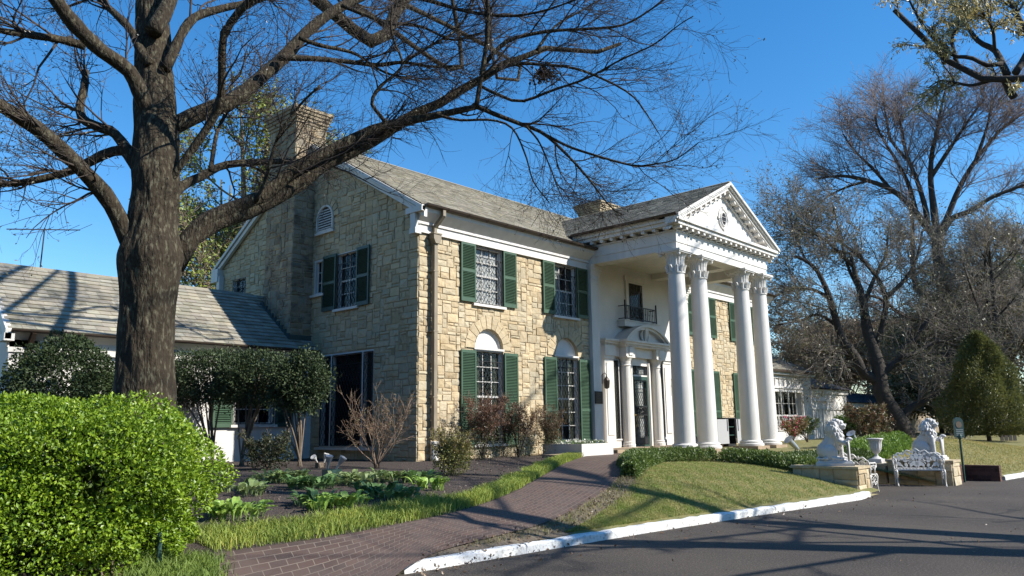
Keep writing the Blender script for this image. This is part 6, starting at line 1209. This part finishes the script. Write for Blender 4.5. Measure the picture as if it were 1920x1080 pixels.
# benches
def bench(label, loc, rz):
    """cast metal garden bench, local +y is the way it faces, x along the seat"""
    t = thing('garden_bench', label, 'bench', loc, rz, 'white ornate metal benches'); W = .53; X_ = (1, 0, 0); Y_ = (0, 1, 0)
    g = MB(); g.box(-W, W, .16, .20, .385, .415); g.box(-W, W, -.24, -.21, .385, .41)
    for i in range(15): x = -W + 2 * W * i / 14; g.box(x - .012, x + .012, -.21, .16, .392, .408)
    for y in (-.12, -.03, .06): g.box(-W, W, y - .01, y + .01, .385, .404)
    g.build('seat', MWHITE, t, local=True)
    g = MB(); by = lambda z: -.22 - .22 * (z - .42); pt = lambda x, z: (x, by(z), z)
    topz = lambda x: .80 + .10 * math.cos(min(abs(x) / W * 3.0, math.pi) * 1.) * .6 + .03 * math.cos(x * 30)
    xs_ = np.linspace(-W, W, 40); g.tube([pt(x, topz(x)) for x in xs_], .018, 6); g.tube([pt(-W, .42), pt(W, .42)], .014, 5)
    for s in (-1, 1): g.tube([pt(s * W, .40), pt(s * (W + .02), .6), pt(s * (W - .01), topz(W))], .02, 6)
    def leaf_(x, z, a, L):
        d = np.array([math.sin(a), math.cos(a)]); q = np.array([d[1], -d[0]]); o = np.array([x, z]); P = [o, o + d * L * .3 + q * L * .22, o + d * L * .6 + q * L * .26, o + d * L, o + d * L * .6 - q * L * .26, o + d * L * .3 - q * L * .22]
        g.prism([(p[0], by(p[1]) + .012, p[1]) for p in P], (0, -.02, 0))
    for s in (-1, 1):
        for (x0, z0, R0, tw) in ((.10, .52, .095, 1), (.27, .50, .085, -1), (.19, .66, .085, -1), (.36, .64, .08, 1), (.43, .50, .075, 1), (.07, .70, .075, 1), (.46, .70, .06, -1)):
            a = np.linspace(0, 4.6, 22); rr = R0 * (1 - a / 6.2); g.tube([pt(s * (x0 + q * math.cos(b * tw)), z0 + q * math.sin(b * tw)) for q, b in zip(rr, a)], .013, 5)
        for (x, z, a, L) in ((.02, .44, .25, .2), (.05, .60, .5, .17), (.16, .44, -.4, .15), (.22, .56, .9, .14), (.30, .60, -.6, .14), (.36, .46, .6, .15), (.42, .58, -.3, .15), (.14, .74, 1.0, .12), (.30, .72, .3, .11), (.48, .56, .2, .14), (.24, .44, .3, .12), (.48, .44, -.2, .12), (.40, .72, 1., .09), (.06, .78, .8, .1)): leaf_(s * x, z, s * a, L)
    leaf_(0, .62, 0, .2); leaf_(0, .46, 0, .16); leaf_(0, .8, 0, .13); g.build('backrest', MWHITE, t, True, local=True, auto=35)
    for s in (-1, 1):
        g = MB(); x = s * W; pl_ = lambda y, z: (x, y, z)
        g.tube([pl_(-.26, .66), pl_(-.12, .655), pl_(.04, .65), pl_(.15, .655), pl_(.21, .63), pl_(.22, .58), pl_(.18, .545), pl_(.13, .56), pl_(.14, .60)], .018, 6, ref=X_); g.tube([pl_(.13, .55), pl_(.10, .48), pl_(.14, .41)], .016, 6, ref=X_)
        for (y, z, R0) in ((-.08, .54, .07), (.03, .56, .06), (-.16, .5, .05)): a = np.linspace(0, 5, 16); g.tube([pl_(y + R0 * (1 - k / 7) * math.cos(k), z + R0 * (1 - k / 7) * math.sin(k)) for k in a], .012, 5, ref=X_)
        g.build('armrest', MWHITE, t, True, local=True)
        g = MB(); g.tube([pl_(.18, .40), pl_(.235, .34), pl_(.20, .22), pl_(.19, .12), pl_(.235, .02), pl_(.25, .0)], [.024, .024, .018, .016, .018, .02], 6, ref=X_); g.build('leg', MWHITE, t, True, local=True)
        g = MB(); g.tube([pl_(-.22, .40), pl_(-.24, .3), pl_(-.20, .18), pl_(-.24, .06), pl_(-.29, .0)], [.022, .022, .017, .016, .018], 6, ref=X_); g.build('leg', MWHITE, t, True, local=True)
        g = MB()
        for (y, z, R0, tw) in ((.10, .31, .075, 1), (-.03, .30, .08, -1), (-.13, .32, .065, 1), (.05, .2, .05, -1), (-.1, .2, .05, 1), (.14, .2, .04, 1)): a = np.linspace(0, 5, 16); g.tube([pl_(y + R0 * (1 - k / 7) * math.cos(k * tw), z + R0 * (1 - k / 7) * math.sin(k * tw)) for k in a], .012, 5, ref=X_)
        g.build('side_scroll', MWHITE, t, True, local=True)
    return t
bench('ornate white bench facing the camera before the far lion pier', (7.66, -10.18, 0), math.radians(113.5))
bench('ornate white bench seen end on, beside the near lion pier', (5.22, -9.35, 0), math.radians(-90))
# sign post, brick walls
sp_ = np.array([9.5, -10.74, 0]); t = thing('sign_post', 'dark green post with rounded panel standing before the brick wall', 'sign', sp_)
g = MB(); g.lathe([(.028, -.02), (.028, 1.1), (.05, 1.12), (.055, 1.2), (.04, 1.22)], sp_, 10); g.build('post', MDKGREEN, t, True, auto=40)
g = MB(); v = np.array([.14, -.99, 0]) * .5; q = np.array([.84, .54, 0]) ; q = np.array([.68, -.73, 0]); n_ = np.array([-.73, -.68, 0]); a = np.linspace(0, np.pi, 9); o = sp_ + [0, 0, 1.15]
tl = np.array([-.03, 0, 0]); pts = [o - q * .125, o + q * .125, o + q * .125 + [0, 0, .38]] + [o + q * .125 * math.cos(k) + np.array([0, 0, .40 + .12 * math.sin(k)]) for k in a] + [o - q * .125 + [0, 0, .38]]; g.prism([p + n_ * .02 for p in pts], -n_ * .05); pn = g.build('panel', mat('grey_green_panel', (.045, .085, .08), .4), t)
g = MB(); g.prism([o + n_ * .022 + q * .08 * math.cos(k) + np.array([0, 0, .33 + .085 * math.sin(k)]) for k in np.linspace(0, 2 * np.pi, 17)[:-1]], n_ * .004); g.build('emblem', mat('emblem_tan', (.17, .13, .09), .5), pn)
g = MB()
for i in range(4): g.obox(o + n_ * .023 + np.array([0, 0, .06 + .045 * i]), q * .09, n_ * .002, (0, 0, .008))
g.build('text_line', mat('pale_lettering', (.3, .34, .33), .6), pn)
t = thing('brick_wall', 'low red brick wall behind the green sign post', 'wall', (9.5, -10.5, 0)); g = MB(); brick_block(g, 8.7, 10.17, -10.62, -10.42, -.02, .41, 1); g.build('brickwork', MBRICKW, t)
t = thing('brick_wall', 'dark end block of brick wall right of the sign post', 'wall', (10.35, -11, 0)); g = MB(); brick_block(g, 10.19, 10.42, -11.42, -10.45, -.02, .41, 2); g.build('brickwork', MBRICKW, t)
# planter box by the path
pa = onY(1091, 857, -2.0); t = thing('planter_box', 'long low white planter box with small white flowers by the path', 'planter', (6.9, -1.6, .6)); x1_, y1_ = onY(1091, 845, -2.0)[0], -2.0; x2_ = onY(1150, 845, -2.0)[0]; zb = .66; zt = zb + .40
g = MB(); g.box(x1_, x2_, -2., -1.95, zb, zt); g.box(x1_, x2_, -.55, -.5, zb, zt); g.box(x1_, x1_ + .05, -1.949, -.551, zb, zt); g.box(x2_ - .05, x2_, -1.949, -.551, zb, zt); g.box(x1_ + .05, x2_ - .05, -1.949, -.551, zt - .1, zt - .06, 1); g.build('box', [MWHITE, MDIRT], t)
n = 700; q = np.stack([r5.uniform(x1_ + .1, x2_ - .1, n), r5.uniform(-1.9, -.6, n), zt - .06 + r5.random(n) * .13], 1); g = MB(); g.leaves(q, .06, .03, np.array([0, 0, .5]), np.array([.10, .17, .04]) * r5.uniform(.5, 1.4, (n, 1)), rng=r5); n = 130; q = np.stack([r5.uniform(x1_ + .1, x2_ - .1, n), r5.uniform(-1.9, -.6, n), zt + .04 + r5.random(n) * .05], 1); g.leaves(q, .06, .055, None, np.array([.75, .74, .65]), rng=r5); g.build('flowers', MLEAF, t)
t = thing('stone_step_slab', 'flat grey stone slab lying at the foot of the planter box', 'slab', (6.2, -2.1, .6)); g = MB(); s0 = gp(1045, 860); g.obox((s0[0] + .35, s0[1] + .1, s0[2] + .05), (.55, 0, .0), (0, .3, 0), (0, 0, .06)); g.build('slab', MSTEPS, t)
# plaque
t = thing('plaque', 'small dark bronze plaque on the white pilaster left of the door', 'plaque', (7.98, -.17, 2.5)); g = MB(); g.box(7.77, 8.19, -.185, -.152, 2.32, 2.74); pq = g.build('plate', MBRONZE, t); g = MB(); rp = random.Random(4)
for i in range(6): L = rp.uniform(.10, .16); g.box(7.98 - L, 7.98 + L, -.189, -.1855, 2.38 + .055 * i, 2.395 + .055 * i)
g.build('lettering', mat('worn_bronze', (.07, .055, .04), .4, metal=.6), pq)
# garden cabinet with open doors
yc = -1.5; xa, xb, xc_, xd = [onY(p, 800, yc)[0] for p in (1343, 1364, 1379, 1392)]; z0_, z1_ = .80, onY(1368, 785, yc)[2]
t = thing('storage_cabinet', 'grey utility cabinet with both doors open, black inside, on the portico', 'cabinet', ((xb + xc_) / 2, yc, .8))
g = MB(); yb_ = yc + .55; g.box(xb, xc_, yb_ - .03, yb_, z0_, z1_); g.box(xb, xb + .03, yc, yb_ - .03, z0_, z1_); g.box(xc_ - .03, xc_, yc, yb_ - .03, z0_, z1_); g.box(xb - .2, xc_ + .2, yc - .02, yb_ + .02, z1_, z1_ + .04); g.box(xb, xc_, yc, yb_, z0_ - .08, z0_ - .001); g.build('case', MDARK, t)
for k in (.33, .66): g = MB(); g.box(xb + .03, xc_ - .03, yc + .05, yb_ - .03, z0_ + k * (z1_ - z0_), z0_ + k * (z1_ - z0_) + .03); g.build('shelf', MDKGREEN, t)
for a, b in ((xa, xb - .01), (xc_ + .01, xd)):
    g = MB(); g.box(a, b, yc - .05, yc, z0_ + .02, z1_ - .02); dd_ = g.build('door', MGREY, t); g = MB(); h_ = b - .12 if a == xa else a + .08; g.box(h_, h_ + .05, yc - .062, yc - .05, z0_ + .5, z0_ + .95); g.build('handle', MDARK, dd_)
g = MB(); g.ball(((xb + xc_) / 2 - .1, yc + .25, z0_ + .33 * (z1_ - z0_) + .10), (.12, .1, .07)); tb_ = g.build('white_bowl', MWHITE, None, True); tag(tb_, 'white bowl on the lower shelf inside the open cabinet', 'bowl')
# flood lights
def flood(name, label, base, heads, boxm, headm, bs, spot=.085, tall=.22):
    b = np.array(base); t = thing(name, label, 'floodlight', b); g = MB(); g.box(b[0] - bs[0], b[0] + bs[0], b[1] - bs[1], b[1] + bs[1], b[2] - .02, b[2] + bs[2]); g.box(b[0] - bs[0] * .8, b[0] + bs[0] * .8, b[1] - bs[1] - .012, b[1] - bs[1], b[2] + .03, b[2] + bs[2] - .03); g.build('box', boxm, t)
    for (dx, d) in heads:
        d = np.array(d, float); d /= np.linalg.norm(d); o = b + CR_ * dx + [0, 0, bs[2]]; g = MB(); p = o + d * tall
        g.tube([o, o + d * tall * .35, o + d * tall * .5, o + d * tall * .8, p, p + d * .012, p - d * .01], [.018, .022, .032, spot * .8, spot, spot * .97, .002], 14); g.build('lamp_head', headm, t, True, auto=50)
    return t
MSIL = mat('silver_lamp', (.42, .45, .48), .35, metal=.5)
flood('floodlight', 'pair of white bulb floodlights on a wooden block in the bed', gp(600, 879), [(-.06, (-.75, -.2, .7)), (.09, (.15, -.3, 1.))], MSTEM, MWHITE, (.09, .07, .14), .07, .2)
flood('floodlight', 'pair of silver floodlights on a dark green box in the bed', gp(622, 897), [(-.08, (-.1, -.3, 1.)), (.08, (.3, -.5, .9))], MDKGREEN, MSIL, (.16, .1, .17), .075, .26)
def spotl(label, px, py, d, s=1.):
    b = gp(px, py); b[2] += .06; t = thing('spotlight', label, 'spotlight', b, 0, 'small garden spotlights'); g = MB(); g.lathe([(.02, -.1), (.02, .12 * s)], b, 8); g.build('stake', MMETAL, t); d = np.array(d, float); d /= np.linalg.norm(d); o = b + [0, 0, .12 * s]; g = MB(); g.tube([o - d * .1 * s, o, o + d * .16 * s, o + d * .22 * s, o + d * .2 * s], [.03 * s, .05 * s, .06 * s, .10 * s, .01], 12); g.build('lamp_head', MSIL, t, True, auto=50)
spotl('silver spotlight in the low hedge before the first column', 1302, 848, (-.3, .2, 1), 1.2); spotl('tilted silver spotlight at the hedge right of the last column', 1492, 852, (-.75, .35, .7), 1.5); spotl('silver spotlight on a stake behind the near lion', 1606, 842, (-.6, .2, .8), 1.5)
# far fence piece under the cone tree
fb = base(1884, 43.2); t = thing('wooden_fence', 'short weathered fence panel under the cone evergreen at right', 'fence', fb); g = MB()
for i in range(3, 7): q = fb + CR_ * (-.8 + .2 * i); g.obox(q + [0, 0, .5 + .02 * (i % 2)], CR_ * .08, CF_ * .012, (0, 0, .5 + .02 * (i % 2)))
for z in (.3, .8): g.obox(fb + CF_ * .03 + [0, 0, z], CR_ * .42, CF_ * .015, (0, 0, .05))
g.build('boards', mat('weathered_wood', (.085, .078, .07), .9), t)
